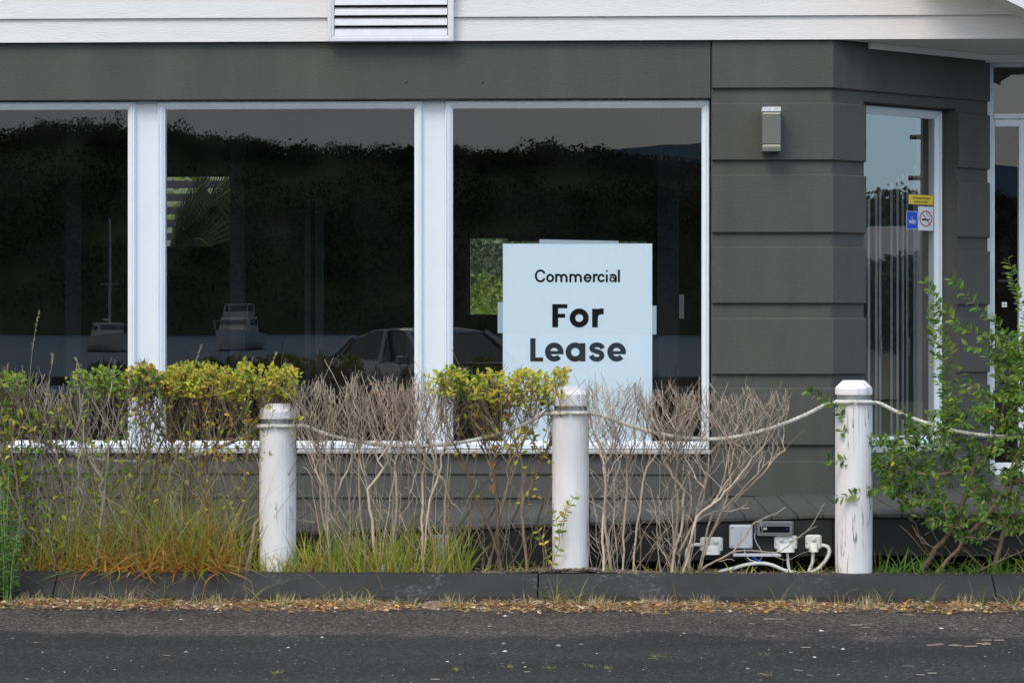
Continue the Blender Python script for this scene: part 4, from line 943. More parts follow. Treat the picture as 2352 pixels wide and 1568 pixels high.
shrub('spreading bare shrub leaning over the power outlets', [1540, 1572, 1590], 1540, 1800, 1060, 905, 560, 22, None, 0, PALE, low=90, cone=.95, whips=7, topfn=lambda f: .02 - .02 * f, skew=.12)
# leafy sprig by the poster bollard
def sprig(name, label, cat, shoots, pal, L_, nobj, seed, yc=BY - .12, pair=.020, bark=BRN, group=None, r=.0022, droop=0.1, wratio=.5):
    rn = random.Random(seed); p0 = P(*shoots[0][0], yc); T = thing(name, (p0.x, yc, max(.1, p0.z)), label, cat, group); mb = MB(); items = []
    for sh in shoots:
        pts = [P(x, y, yc + rn.uniform(-.02, .02) + (i * rn.uniform(-.03, .03))) for i, (x, y) in enumerate(sh)]; q = []; PP = [pts[0]] + pts + [pts[-1]]
        for i in range(1, len(PP) - 2):
            d = max(3, int((PP[i + 1] - PP[i]).length / .015))
            for j in range(d):
                t_ = j / d; a, b_, c_, e_ = PP[i - 1:i + 3]; q.append(.5 * ((2 * b_) + (c_ - a) * t_ + (2 * a - 5 * b_ + 4 * c_ - e_) * t_ * t_ + (3 * b_ - a - 3 * c_ + e_) * t_ ** 3))
        q.append(pts[-1]); n = len(q); mb.tube(q, [r * (1.15 - .8 * i / n) for i in range(n)], 4, False, (*bark, 1))
        acc = 0
        for i in range(1, n):
            acc += (q[i] - q[i - 1]).length
            if acc > pair and i > n * .12:
                acc = 0; t_ = (q[i] - q[i - 1]).normalized(); side = t_.cross(Vector((0, -1, 0))).normalized()
                for sg in (-1, 1):
                    d = (t_ * .5 + side * sg * .8 + Vector((0, rn.uniform(-.5, .3), rn.uniform(-.3, .2) - droop))).normalized()
                    items.append((q[i].copy(), d, pal, L_, L_ * wratio, .2))
    put('stem', mb, M['bark'], T); place_leaves(T, items, nobj, rn); return T
sprig('leafy_sprig', 'fresh green and yellow leafy sprig growing beside the poster bollard', 'plant', [[(1262, 1310), (1285, 1240), (1270, 1170)], [(1285, 1240), (1290, 1200), (1318, 1140)], [(1262, 1300), (1250, 1250), (1232, 1210)], [(1290, 1235), (1300, 1170), (1318, 1120)]], YEL[:4] + GRN[1:3], .036, 40, 31, pair=.035)
# right-hand green shrub: limbs, long shoots and a leafy mass
def big_shrub():
    rn = random.Random(77); yc = BY + .0; T = thing('green_shrub', (P(2120, 1312, yc).x, yc, .12), 'large glossy green shrub with arching shoots at the right edge', 'shrub')
    t = Tree(); ends = {}
    def limb(pts, par=None, y0=0., dy=0.):
        q = [P(x, y, yc + y0 + dy * i) for i, (x, y) in enumerate(pts)]; last = par if par is not None else t.node(tuple(q[0]), -1); first = last
        a = q[0] if par is None else Vector(t.p[par])
        for b_ in q[1:]:
            n = max(2, int((b_ - a).length / .04))
            for k in range(1, n + 1):
                v = a.lerp(b_, k / n) + Vector((rn.gauss(0, .003), rn.gauss(0, .004), rn.gauss(0, .003))); last = t.node(tuple(v), last)
            a = b_
        return last
    l1 = limb([(2112, 1316), (2150, 1260), (2195, 1205), (2215, 1140), (2235, 1080)]); l2 = limb([(2150, 1316), (2200, 1260), (2225, 1228), (2260, 1190), (2292, 1150)], y0=-.03); limb([(2225, 1235), (2262, 1240), (2310, 1192)], y0=-.04)
    l3 = limb([(2245, 1312), (2300, 1285), (2380, 1250)], y0=-.05); l4 = limb([(2280, 1316), (2310, 1200), (2330, 1080), (2360, 960)], y0=.05)
    base_n = t.n
    a1 = limb([(0, 0), (2170, 1080), (2190, 1000)], l1); a2 = limb([(0, 0), (2130, 1090), (2060, 1080)], l1); a3 = limb([(0, 0), (2300, 960), (2320, 860)], l1); a4 = limb([(0, 0), (2330, 1050), (2370, 980)], l2)
    shoots = []
    def shoot(pts, par, dy=-.02):
        s0 = t.n; e_ = limb([(0, 0)] + pts, par, 0, dy); shoots.append((s0, t.n))
    shoot([(2178, 960), (2174, 860), (2160, 780), (2146, 700)], a1); shoot([(2165, 900), (2150, 850), (2148, 800), (2140, 720)], a1, .01); shoot([(2195, 930), (2205, 860), (2180, 800), (2168, 760)], a1, .015)
    shoot([(2360, 850), (2280, 790), (2200, 745), (2150, 690), (2125, 650)], a3); shoot([(2330, 800), (2290, 740), (2240, 700), (2185, 645)], a3, .02)
    shoot([(2365, 800), (2345, 700), (2325, 640), (2318, 595)], a3); shoot([(2300, 830), (2260, 800), (2215, 795)], a3); shoot([(2335, 900), (2290, 860), (2270, 820)], a3)
    shoot([(2010, 1050), (1965, 1000), (1915, 930), (1855, 897)], a2, -.03); shoot([(2000, 1060), (1960, 1020), (1930, 985)], a2, -.03); shoot([(2010, 1075), (1950, 1060), (1892, 1050)], a2, -.035)
    shoot([(2040, 1110), (1985, 1130), (1925, 1142)], a2, -.04); shoot([(2050, 1010), (2000, 1010)], a2, -.03); shoot([(2290, 980), (2260, 900), (2220, 880)], l4); shoot([(2330, 880), (2345, 820), (2335, 760)], l4)
    shoot([(2300, 1000), (2250, 940), (2235, 900)], a4, .02); shoot([(2110, 1030), (2085, 970), (2075, 945)], a2)
    # leafy mass
    s0 = t.n
    for k in range(340):
        while 1:
            px = rn.uniform(2010, 2460); py = rn.uniform(900, 1240)
            u = (px - 2250) / 235; v = (py - 1080) / 150
            if u * u + v * v < 1 or (px > 2270 and py < 1130 and rn.random() < .8): break
        grow_to(t, tuple(P(px, py, yc + rn.gauss(0, .13) - .03)), rn, cone=-.6, first=base_n - 20, seg=.03)
    for k in range(70):
        px = rn.uniform(2275, 2440); py = rn.uniform(760, 960); grow_to(t, tuple(P(px, py, yc + rn.gauss(0, .12))), rn, cone=-.2, first=base_n, seg=.03)
    shoots.append((s0, t.n))
    for k in range(90):  # bare twigs low down
        i = rn.randrange(base_n); a = t.p[i]; L_ = rn.uniform(.06, .25); an = rn.choice((-1, 1)); j = i
        for q in range(1, 5): j = t.node(a + np.array([an * L_ * q / 4 * .7, rn.uniform(-.03, .02), L_ * q / 4 * rn.uniform(.3, .9)]), j)
    st, tw, rad, kids = tree_mesh(t, .0014, 2.2, (.27, .19, .12), rn, rmax=.021)
    put('stem', st, M['bark'], T, smooth=True); tag(put('twigs', tw, M['bark'], T), kind='stuff')
    items = []
    for s0, s1 in shoots:
        for i in range(s0, s1):
            if rad[i] > .006: continue
            p = Vector(t.p[i]); pp = t.par[i]; d0 = (p - Vector(t.p[pp])); L0 = d0.length; d0.normalize(); side = d0.cross(Vector((rn.uniform(-.4, .4), -1, 0))).normalized()
            for f in (0, .33, .66) if L0 > .03 else (0, .5):
                for sg in (-1, 1):
                    if rn.random() < .22: continue
                    d = (d0 * .55 + side * sg * .8 + Vector((0, rn.uniform(-.6, .3), rn.uniform(-.3, .2)))).normalized()
                    fresh = p.z > P(0, 960, yc).z
                    pal = DGR[2:] + GRN[:3] if fresh else DGR
                    big_ = s0 != shoots[-1][0]; items.append((p - d0 * L0 * f, d, DGR2 if (fresh or big_) else DGR, .046 if big_ else .037, .020 if big_ else .017, .5))
    for k in range(70):
        i = rn.randrange(shoots[-1][0], shoots[-1][1]); items.append((Vector(t.p[i]), Vector((rn.gauss(0, 1), -.5, rn.gauss(0, 1))), YEL, .034, .016, .3))
    place_leaves(T, items, 300, rn)
DGR2 = DGR[1:] + GRN[:3]
big_shrub()
# ---- low dead branches over the outlets
def branch(name, label, segs, seed, r=.006):
    rn = random.Random(seed); p0 = P(*segs[0][0], BY - .03); T = thing(name, (p0.x, p0.y, .12), label, 'branch', 'dead branches lying low near the kerb')
    for si, sg in enumerate(segs):
        pts = [P(x, y, BY - .03) for x, y in sg]; q = []; PP = [pts[0]] + pts + [pts[-1]]
        for i in range(1, len(PP) - 2):
            for j in range(6):
                t_ = j / 6; a, b_, c_, e_ = PP[i - 1:i + 3]; v = .5 * ((2 * b_) + (c_ - a) * t_ + (2 * a - 5 * b_ + 4 * c_ - e_) * t_ * t_ + (3 * b_ - a - 3 * c_ + e_) * t_ ** 3); q.append(v + Vector((rn.gauss(0, .0012), rn.gauss(0, .002), rn.gauss(0, .0012))))
        q.append(pts[-1]); n = len(q); rr = r * (1 if si == 0 else .5); mb = MB(); mb.tube(q, [rr * (1 - .62 * i / n) for i in range(n)], 6, True, (.40, .33, .27, 1)); put('limb' if si == 0 else 'twig', mb, M['bark'], T, smooth=True)
def KD(*p): return [((1950 + x / 4.276) / 1.27551, (1450 + y / 4.276) / 1.27551) for x, y in p]
branch('fallen_branch', 'dead branch rising in front of the square junction box', [KD((340, 990), (520, 880), (820, 720), (900, 640), (1010, 500), (1100, 360), (1290, 265), (1400, 220), (1500, 150)), KD((880, 640), (940, 560), (945, 440)), KD((640, 830), (800, 800), (860, 820)), KD((1190, 320), (1215, 480))], 3, .0066)
branch('fallen_branch', 'thin dead branch crossing the middle power outlet', [KD((820, 720), (950, 690), (1150, 700), (1380, 715), (1500, 660), (1640, 540), (1780, 440), (1850, 350), (1930, 200), (1990, 100)), KD((1310, 730), (1450, 800), (1560, 800), (1700, 730), (1850, 690)), KD((1790, 440), (1900, 380)), KD((1640, 540), (1730, 510))], 4, .0045)
branch('fallen_branch', 'forked dead branch sticking out right above the left outlet', [KD((170, 720), (330, 400), (400, 310), (620, 210), (800, 205), (930, 170), (1045, 160)), KD((400, 320), (560, 245), (710, 240)), KD((930, 170), (1000, 120), (1020, 85)), KD((760, 195), (820, 115))], 5, .0075)
branch('fallen_branch', 'gnarled dead branch at the foot of the orange grass', [[(585, 1325), (520, 1318), (470, 1280), (430, 1230), (405, 1195), (390, 1130)], [(545, 1322), (500, 1300), (440, 1285), (418, 1278)]], 6, .011)
# ---- grasses
def blades(name, label, cat, spec, seed, m='grassm'):
    rn = random.Random(seed); mb = MB()
    for (px0, px1, Y0, Y1, cnt, l0, l1, w0_, w1_, lean, pal0, pal1) in spec:
        for k in range(cnt):
            px = rn.uniform(px0, px1); Y = rn.uniform(Y0, Y1); x = P(px, 1300, Y).x; z = .13 if Y > -1.84 else (.155 if Y > -1.86 else .0)
            Ln = rn.uniform(l0, l1); W = rn.uniform(w0_, w1_); ax = rn.gauss(0, lean); ay = rn.gauss(-.05, lean * .6); dr_ = rn.uniform(.1, .9) * lean * 2
            c0 = rn.choice(pal0); c1 = rn.choice(pal1); n = 6; tw = rn.uniform(-.8, .8)
            p = Vector((x, Y, z)); d = Vector((ax, ay, 1)).normalized(); sd_ = Vector((math.cos(tw), math.sin(tw), 0)); vs = []; cs = []
            for i in range(n + 1):
                u = i / n; ww = W * (1 - u ** 2.2) * .5 + .0003; vs += [p - sd_ * ww, p + sd_ * ww]; c_ = tuple(c0[q] + (c1[q] - c0[q]) * min(1, u * 1.8) for q in range(3)) + (1,); cs += [c_, c_]
                d = (d + Vector((ax * dr_ * .5, ay * dr_ * .5, -dr_ * .22 * u * 2))).normalized(); p = p + d * (Ln / n)
            b0 = len(mb.v); mb.add(vs, [(2 * i, 2 * i + 1, 2 * i + 3, 2 * i + 2) for i in range(n)]); mb.c[b0:] = cs
    o = put(name, mb, M[m]); tag(o, label, cat, None, 'stuff'); return o
OR0 = [(.56, .17, .03), (.62, .25, .05), (.48, .20, .05), (.64, .36, .10)]; GG = [(.22, .33, .035), (.32, .42, .06), (.44, .46, .10), (.15, .25, .035), (.56, .52, .20), (.50, .28, .06), (.42, .44, .05)]
ST = [(.55, .46, .26), (.52, .44, .26), (.38, .30, .16), (.40, .24, .12)]; BG = [(.22, .34, .045), (.34, .42, .06), (.16, .26, .035), (.46, .46, .10), (.54, .44, .12), (.48, .34, .10)]
blades('tall_grass', 'tall seeding grass clump with orange base growing through the left shrubs', 'grass', [
    (90, 560, -1.82, -1.55, 520, .22, .62, .004, .009, .55, OR0, GG), (60, 600, -1.8, -1.55, 160, .45, .8, .002, .004, .35, GG, GG + ST), (220, 520, -1.845, -1.62, 620, .10, .40, .006, .014, .9, OR0, OR0 + OR0 + GG), (230, 460, -1.8, -1.55, 320, .4, .9, .0018, .0035, .5, OR0 + GG, ST + GG), (330, 500, -1.75, -1.6, 90, .5, .95, .0012, .002, .5, GG, ST), (200, 620, -1.84, -1.7, 110, .3, .7, .0012, .002, .8, ST, ST), (60, 260, -1.8, -1.6, 120, .15, .4, .003, .006, .3, GG, GG), (300, 560, -1.8, -1.6, 200, .2, .5, .003, .006, .25, OR0, BG)], 41)
blades('green_grass', 'bright green grass at the foot of the bare shrubs', 'grass', [
    (590, 700, -1.83, -1.76, 120, .06, .2, .003, .006, .4, BG, BG), (690, 900, -1.83, -1.60, 380, .10, .30, .003, .0085, .35, OR0[:1] + BG, BG), (880, 1080, -1.83, -1.60, 300, .1, .34, .003, .0075, .35, BG, BG + GG), (700, 1080, -1.8, -1.6, 90, .3, .6, .001, .002, .22, GG, GG), (1080, 1260, -1.83, -1.7, 70, .04, .14, .003, .006, .5, BG, BG)], 42)
blades('weeds', 'small green weeds along the back of the kerb at the right', 'weeds', [
    (1340, 1920, -1.82, -1.7, 170, .03, .13, .004, .009, .6, BG, BG), (2000, 2352, -1.83, -1.55, 260, .04, .20, .004, .010, .55, [(.05, .12, .02), (.09, .18, .03)], [(.10, .22, .03), (.16, .28, .05)]), (1860, 1950, -1.8, -1.7, 20, .08, .22, .003, .006, .6, BG, BG), (2352, 2600, -1.83, -1.55, 200, .05, .24, .004, .01, .55, BG, BG), (-200, 60, -1.83, -1.55, 200, .05, .24, .004, .01, .5, BG, GG)], 43)
def seedheads():
    rn = random.Random(71); mb = MB()
    for k in range(46):
        Y = rn.uniform(-1.84, -1.6); p = P(rn.uniform(110, 560), 1300, Y); p.z = .14; ax = rn.gauss(0, .45); L_ = rn.uniform(.45, .95); d = Vector((ax * .6, rn.gauss(-.05, .15), 1)).normalized(); pts = [p.copy()]
        for i in range(16): d = (d + Vector((ax * .07, 0, -.05 * i / 10))).normalized(); p = p + d * L_ / 16; pts.append(p.copy())
        mb.tube(pts, [.0014 * (1.2 - .6 * i / 16) for i in range(17)], 3, False, rn.choice([(.50, .46, .22, 1), (.36, .38, .12, 1), (.55, .36, .16, 1)]))
        for j in range(46):
            i = rn.randrange(10, 16); q = pts[i].lerp(pts[i + 1], rn.random()); e_ = ((pts[i + 1] - pts[i]).normalized() + Vector((rn.gauss(0, .5), rn.gauss(0, .4), rn.gauss(-.2, .3)))).normalized(); q = q + e_ * rn.uniform(0, .016); l_ = rn.uniform(.006, .013); s_ = e_.cross(Vector((0, 1, 0))).normalized() * .0016; mb.add([q, q + e_ * l_ * .5 + s_, q + e_ * l_, q + e_ * l_ * .5 - s_], [(0, 1, 2, 3)], rn.choice([(.56, .52, .34, 1), (.46, .46, .28, 1), (.40, .42, .22, 1)]))
    tag(put('seeding_grass', mb, M['grassm']), 'pale drooping grass seed heads arching out of the left clump', 'grass', None, 'stuff')
seedheads()
# seed stalks standing above the hedge
def stalk(label, pts, seed, head=.35):
    rn = random.Random(seed); q = [P(x, y, BY + rn.uniform(-.05, .1)) for x, y in pts]; q = [Vector((v.x, q[0].y, v.z)) for v in q]; T = thing('seed_stalk', q[0], label, 'grass stalk', 'seed stalks above the hedge'); mb = MB(); pts_ = []
    PP = [q[0]] + q + [q[-1]]
    for i in range(1, len(PP) - 2):
        for j in range(8):
            t_ = j / 8; a, b_, c_, e_ = PP[i - 1:i + 3]; pts_.append(.5 * ((2 * b_) + (c_ - a) * t_ + (2 * a - 5 * b_ + 4 * c_ - e_) * t_ * t_ + (3 * b_ - a - 3 * c_ + e_) * t_ ** 3))
    pts_.append(q[-1]); n = len(pts_); mb.tube(pts_, [.0013 * (1.3 - .7 * i / n) for i in range(n)], 4, False, (.42, .40, .20, 1)); put('stem', mb, M['grassm'], T)
    mb = MB()
    for k in range(60):
        f = 1 - head * rn.random(); i = min(n - 2, int(f * (n - 1))); p = pts_[i].lerp(pts_[i + 1], rn.random()); d = ((pts_[i + 1] - pts_[i]).normalized() + Vector((rn.gauss(0, .35), rn.gauss(0, .35), 0))).normalized(); L_ = rn.uniform(.006, .012); off = d * rn.uniform(0, .012)
        sd_ = d.cross(Vector((0, 1, 0))).normalized() * .0014; mb.add([p + off, p + off + d * L_ * .5 + sd_, p + off + d * L_, p + off + d * L_ * .5 - sd_], [(0, 1, 2, 3)], (.50, .45, .30, 1))
    tag(put('seed_head', mb, M['grassm'], T), kind='stuff')
stalk('tallest seed stalk rising over the hedge at the far left', [(78, 1000), (85, 860), (95, 800), (113, 716)][::1] if 0 else [(70, 1010), (78, 900), (84, 800), (91, 716)], 1)
stalk('bent seed stalk second from the left above the bare twigs', [(122, 960), (112, 880), (106, 840), (108, 818)], 2); stalk('short seed stalk leaning left before the leftmost window', [(105, 960), (85, 905), (65, 875), (50, 862)], 3)
stalk('curved seed stalk leaning left above the green leafy shrub', [(205, 950), (200, 880), (185, 845), (173, 824)], 4, .5); stalk('seed stalk rising above the yellow leaves right of the mullion', [(405, 980), (425, 900), (445, 850), (464, 796)], 5)
stalk('seed stalk leaning right above the bright yellow shrub', [(560, 960), (590, 900), (610, 860), (630, 812)], 6); stalk('faint seed stalk in front of the first white mullion', [(340, 950), (336, 900), (328, 870), (312, 834)], 7)
# feathery weed at the left edge, growing in front of the kerb
rn = random.Random(9); q = P(20, 1390, -2.06); T = thing('feathery_weed', (q.x, q.y, 0), 'tall feathery green weed in front of the kerb at the left edge', 'weed'); mb = MB(); items = []
for k in range(16):
    bx_ = P(rn.uniform(-40, 30), 1388, -2.06).x; H_ = rn.uniform(.35, .74); lx = rn.uniform(-.06, .07); yy = -2.06 + rn.uniform(-.05, .06); pts = [Vector((bx_ + lx * (i / 12) ** 1.3, yy + .02 * math.sin(i * .5 + k), H_ * i / 12)) for i in range(13)]; mb.tube(pts, [.003 - .0018 * i / 12 for i in range(13)], 4, False, (.35, .5, .2, 1))
    for i in range(2, 13):
        for j in range(6):
            a_ = rn.uniform(0, 6.28); items.append((pts[i] + Vector((0, 0, rn.uniform(-.02, .02))), Vector((math.cos(a_), math.sin(a_), rn.uniform(-.3, .7))), BGP, .060 * (1.2 - .05 * i), .010, .1))
put('stem', mb, M['grassm'], T); place_leaves(T, items, 60, rn)
# ================================================================== litter, chips, tufts on the ground
def litter():
    rn = random.Random(21); mb = MB()
    LP = [(.54, .38, .22), (.62, .48, .30), (.46, .26, .13), (.38, .17, .10), (.54, .27, .09), (.28, .18, .12), (.64, .52, .38), (.56, .40, .09)]
    def pile(x): return .5 + .5 * mnoise.noise((x * 1.7, 0, 5)) + .25 * mnoise.noise((x * 6, 0, 9))
    for k in range(17000):
        x = rn.uniform(-4.3, 3.6); h = max(.1, pile(x) * 1.25 - .15)
        if rn.random() > .12 + h * 1.1: continue
        wd = .20 + .10 * h
        y = -1.995 - abs(rn.gauss(0, .42)) * wd * 1.05 + kerb_y(x); f = 1 - min(1, abs(y + 2.0) / wd)
        if y < -2.38: continue
        z = min(.03, .004 + rn.random() * (.008 + .05 * h * max(0, f))); a = rn.uniform(0, math.pi); L_ = rn.uniform(.015, .07); W = rn.uniform(.0012, .003); c_ = rn.choice(LP); j = rn.uniform(.6, 1.15); c_ = (c_[0] * j, c_[1] * j, c_[2] * j, 1)
        if rn.random() < .22: L_ = rn.uniform(.015, .035); W = L_ * .5; 
        d = Vector((math.cos(a) * 1.0, math.sin(a) * .6, rn.uniform(-.25, .35))) * L_; n = Vector((-math.sin(a), math.cos(a), rn.uniform(-.4, .4))) * W; p = Vector((x, y, z)); m_ = p + d * .5 + Vector((0, 0, rn.uniform(0, .008)))
        mb.add([p - n * .3, m_ - n, p + d, m_ + n], [(0, 1, 2), (0, 2, 3)], c_)
    # small standing dead grass tufts
    for k in range(1300):
        u = rn.random(); cx = rn.choice([-3.0, -2.6, -2.42, -2.0, -1.6, -1.35, -1.2, -.75, -.35, .02, .3, .55, 1.1, 1.42, 1.9, 2.35, -3.2, -2.9]) + rn.gauss(0, .035) if u < .9 else rn.uniform(-4, 3); y = -2.0 - rn.random() * .08 + kerb_y(cx)
        L_ = rn.uniform(.02, .09); a = rn.gauss(0, .6); c_ = rn.choice(LP[:2] + [(.36, .38, .16), (.28, .32, .12), (.42, .20, .10)]); d = Vector((math.sin(a), rn.gauss(0, .3), math.cos(a))) * L_; p = Vector((cx, y, .005)); s_ = Vector((.0011, 0, 0)); b_ = d * .5 + Vector((0, 0, .01))
        mb.add([p - s_, p + s_, p + b_ + s_, p + b_ - s_, p + d], [(0, 1, 2, 3), (3, 2, 4)], (*c_, 1))
    tag(put('dry_litter', mb, M['litter']), 'dry grass and fallen leaves heaped along the foot of the kerb', 'leaf litter', None, 'stuff')
    # litter ground layer
    b = MB(); n = 260
    for i in range(n + 1):
        x = -4.4 + 8.2 * i / n; h = max(.1, pile(x)); 
        for j in range(5):
            f = j / 4; y = -1.96 - f * (.12 + .16 * h + .02 * mnoise.noise((x * 22, 3, 1))); b.v.append((x, y + kerb_y(x), .002 + (1 - f) ** 1.5 * (.006 + .022 * h) * (1 + .5 * mnoise.noise((x * 25, y * 30, 0))) - (.004 if j == 4 else 0))); b.c.append((.13, .10, .08, 1))
    for i in range(n):
        for j in range(4): a = i * 5 + j; b.f.append((a, a + 1, a + 6, a + 5))
    b.c[0] = (.13, .10, .075, 1); tag(put('soil_strip', b, M['litter']), kind='structure')
litter()
def chips():
    rn = random.Random(22); mb = MB()
    for k in range(5200):
        x = rn.uniform(-4.2, 3.4); y = rn.uniform(-1.83, -1.35) if rn.random() < .5 else rn.uniform(-1.83, -1.7); 
        if rn.random() < .25: x = BOL[2][0] + rn.gauss(0, .25); y = rn.uniform(-1.84, -1.7)
        z = bed_z(x, y) + rn.uniform(.0, .012); z = max(z, .155 if y < -1.72 else 0); a = rn.uniform(0, 3.14); L_ = rn.uniform(.01, .035); W = rn.uniform(.004, .010); g = rn.uniform(.5, 1.3); c_ = rn.choice([(.20, .14, .11), (.27, .21, .17), (.12, .085, .07), (.32, .27, .23)])
        d = Vector((math.cos(a), math.sin(a), rn.uniform(-.3, .3))) * L_ / 2; n = Vector((-math.sin(a), math.cos(a), rn.uniform(-.3, .3))) * W / 2; p = Vector((x, y, z)); t_ = Vector((0, 0, .003))
        mb.add([p - d - n, p + d - n, p + d + n, p - d + n, p - d - n + t_, p + d - n + t_, p + d + n + t_, p - d + n + t_], [(4, 5, 6, 7), (0, 1, 5, 4), (1, 2, 6, 5), (2, 3, 7, 6), (3, 0, 4, 7)], (c_[0] * g, c_[1] * g, c_[2] * g, 1))
    tag(put('bark_mulch', mb, M['litter']), 'brown bark chips and dry debris on the garden bed behind the kerb', 'mulch', None, 'stuff')
chips()
def roadbits():
    rn = random.Random(23); mb = MB()
    for k in range(1100):
        y = -2.3 - 3.4 * rn.random(); x = rn.uniform(-3.2, 3.0); r = rn.uniform(.0016, .0045) if rn.random() < .96 else rn.uniform(.005, .010); g = rn.choice([.02, .03, .05, .07, .12, .22, .45]) if r < .006 else rn.choice([.05, .6, .3]); c_ = (g, g * .97, g * .93, 1); a = rn.uniform(0, 3); vs = []
        for i in range(5): q = a + i * 6.283 / 5; rr = r * rn.uniform(.6, 1.2); vs.append((x + rr * 1.5 * math.cos(q), y + rr * math.sin(q), 0))
        mb.add(vs + [(x, y, r * .7)], [(i, (i + 1) % 5, 5) for i in range(5)], c_)
    tag(put('loose_grit', mb, M['litter']), 'loose stones and pale grit scattered over the asphalt', 'grit', None, 'stuff')
    mb = MB()
    for k in range(40):    # straw and bark scraps, mostly on the right
        px = rn.uniform(1700, 2352) if rn.random() < .6 else rn.uniform(0, 2352); py = rn.uniform(1415, 1560); p = G(px, py, .004); a = rn.gauss(0, .5); L_ = rn.uniform(.01, .05); W = rn.uniform(.001, .003); d = Vector((math.cos(a), math.sin(a), 0)) * L_; n = Vector((-math.sin(a), math.cos(a), .3)) * W; g = rn.uniform(.6, 1.3); mb.add([p - n, p + d - n, p + d + n, p + n], [(0, 1, 2, 3)], (.36 * g, .29 * g, .23 * g, 1))
    for px, py, L_ in ((1760, 1421, .10), (1960, 1434, .1), (2080, 1410, .11), (2130, 1480, .12), (2240, 1478, .10), (2200, 1484, .08), (2170, 1481, .07), (2260, 1470, .06)):
        for k in range(2): p = G(px, py, .004) + Vector((rn.uniform(-.03, .05), rn.uniform(-.03, .03), .001)); a = rn.gauss(0, .25); d = Vector((math.cos(a), math.sin(a), .02)) * L_ * rn.uniform(.3, .8); n = Vector((0, .002, .002)); g = rn.uniform(.5, .9); mb.add([p - n, p + d - n, p + d + n, p + n], [(0, 1, 2, 3)], (.33 * g, .25 * g, .2 * g, 1))
    tag(put('bark_scraps', mb, M['litter']), 'straw and strips of bark dropped on the asphalt', 'bark scraps', None, 'stuff')
roadbits()
spots = [((635, 1545), 'leftmost of the tiny grass tufts in the asphalt cracks'), ((1049, 1536), 'tiny grass tuft in the asphalt below the second shrub gap'), ((1170, 1532), 'tiny yellow grass tuft in the asphalt near the picture middle'), ((1262, 1534), 'tiny tuft in the asphalt just below the poster'), ((1358, 1530), 'tiny tuft in the asphalt below the poster bollard'), ((1395, 1534), 'small double tuft in the asphalt right of the poster bollard line'), ((1510, 1507), 'small spreading tuft higher up in the asphalt'), ((1755, 1503), 'tiny rosette in the asphalt below the left outlet'), ((1760, 1550), 'tiny green sprout at the bottom of the asphalt below the outlets')]
for i, ((px, py), lb) in enumerate(spots):
    rn = random.Random(60 + i); p = G(px, py, 0); T = thing('grass_tuft', p, lb, 'grass tuft', 'small grass tufts in the asphalt'); mb = MB()
    for k in range(16):
        a = rn.gauss(0, .9); L_ = rn.uniform(.01, .032); q = p + Vector((rn.gauss(0, .014), rn.gauss(0, .01), 0)); d = Vector((math.sin(a), rn.gauss(0, .3), abs(math.cos(a)) * .7)) * L_; s_ = Vector((.0014, 0, 0)); g = rn.choice([(.38, .36, .12), (.22, .28, .07), (.42, .34, .18)]); mb.add([q - s_, q + s_, q + d], [(0, 1, 2)], (*g, 1))
    put('blades', mb, M['grassm'], T)
VG = [((1283, 30), 60), ((1310, 25), 70), ((1370, 20), 26), ((1555, 12), 14), ((1775, 18), 30), ((1945, 20), 30), ((2030, 8), 12), ((2130, 14), 26), ((2250, 14), 26), ((2335, 16), 36), ((290, 60), 60), ((390, 40), 50), ((480, 60), 50), ((600, 60), 46), ((820, 40), 50), ((940, 20), 30), ((730, 20), 16), ((150, 60), 40), ((1120, 30), 16)]
blades('verge_grass', 'sparse straw coloured grass sprouting at the foot of the kerb', 'grass', [(c_ - w_, c_ + w_, -2.06, -2.0, n_, .05, .20, .0014, .003, .75, ST, ST + GG) for (c_, w_), n_ in VG] + [(120, 900, -2.06, -2.0, 34, .2, .5, .0014, .0022, 1.3, ST, ST), (1000, 2352, -2.06, -2.0, 16, .15, .34, .0014, .002, 1.2, ST, ST)], 44)
# rock, pipe stub, plant tag
p = P(995, 1392, -2.05); mb = MB(); rings = []
for i in range(7):
    t_ = i / 6; z = .0 + .035 * math.sin(t_ * math.pi / 2); rr = .068 * math.cos(t_ * math.pi / 2 * .96); rings.append([(p.x + rr * (1 + .1 * math.sin(k * 2.1)) * math.cos(k * math.pi / 8), -2.06 + rr * .7 * math.sin(k * math.pi / 8), z + .003 * math.sin(k * 1.7)) for k in range(16)])
mb.loft(rings); tag(put('rock', mb, M['rock'], smooth=True), 'smooth brown rock half buried in the litter at the kerb', 'rock')
a, b = P(875, 1326, -1.8), P(882, 1296, -1.76); mb = MB(); mb.tube([a, a.lerp(b, .5), b], .0125, 12); T = thing('pipe_stub', a, 'short grey plastic pipe stub sticking out of the grass behind the kerb', 'pipe'); put('pipe', mb, M['pvc'], T); mb = MB(); mb.tube([b, b + (b - a) * .03], .0100, 10); put('pipe_end', mb, M['blackp'], T)
a, b = P(997, 1258, -1.66), P(1027, 1228, -1.66); T = thing('plant_tag', a, 'faded plant nursery tag with an orange band hanging in the shrub', 'plant tag'); M['tagp'] = mat('faded_print', (.50, .60, .60), .5, var=.6, vscale=90, dark=(.12, .22, .2)); M['tago'] = mat('orange_band', (.62, .22, .12), .5)
box('tag_face', M['tagp'], T, a.x, b.x, -1.661, -1.659, a.z - .03, b.z); box('tag_band', M['tago'], T, a.x, b.x, -1.6625, -1.6612, b.z - .028, b.z - .018)
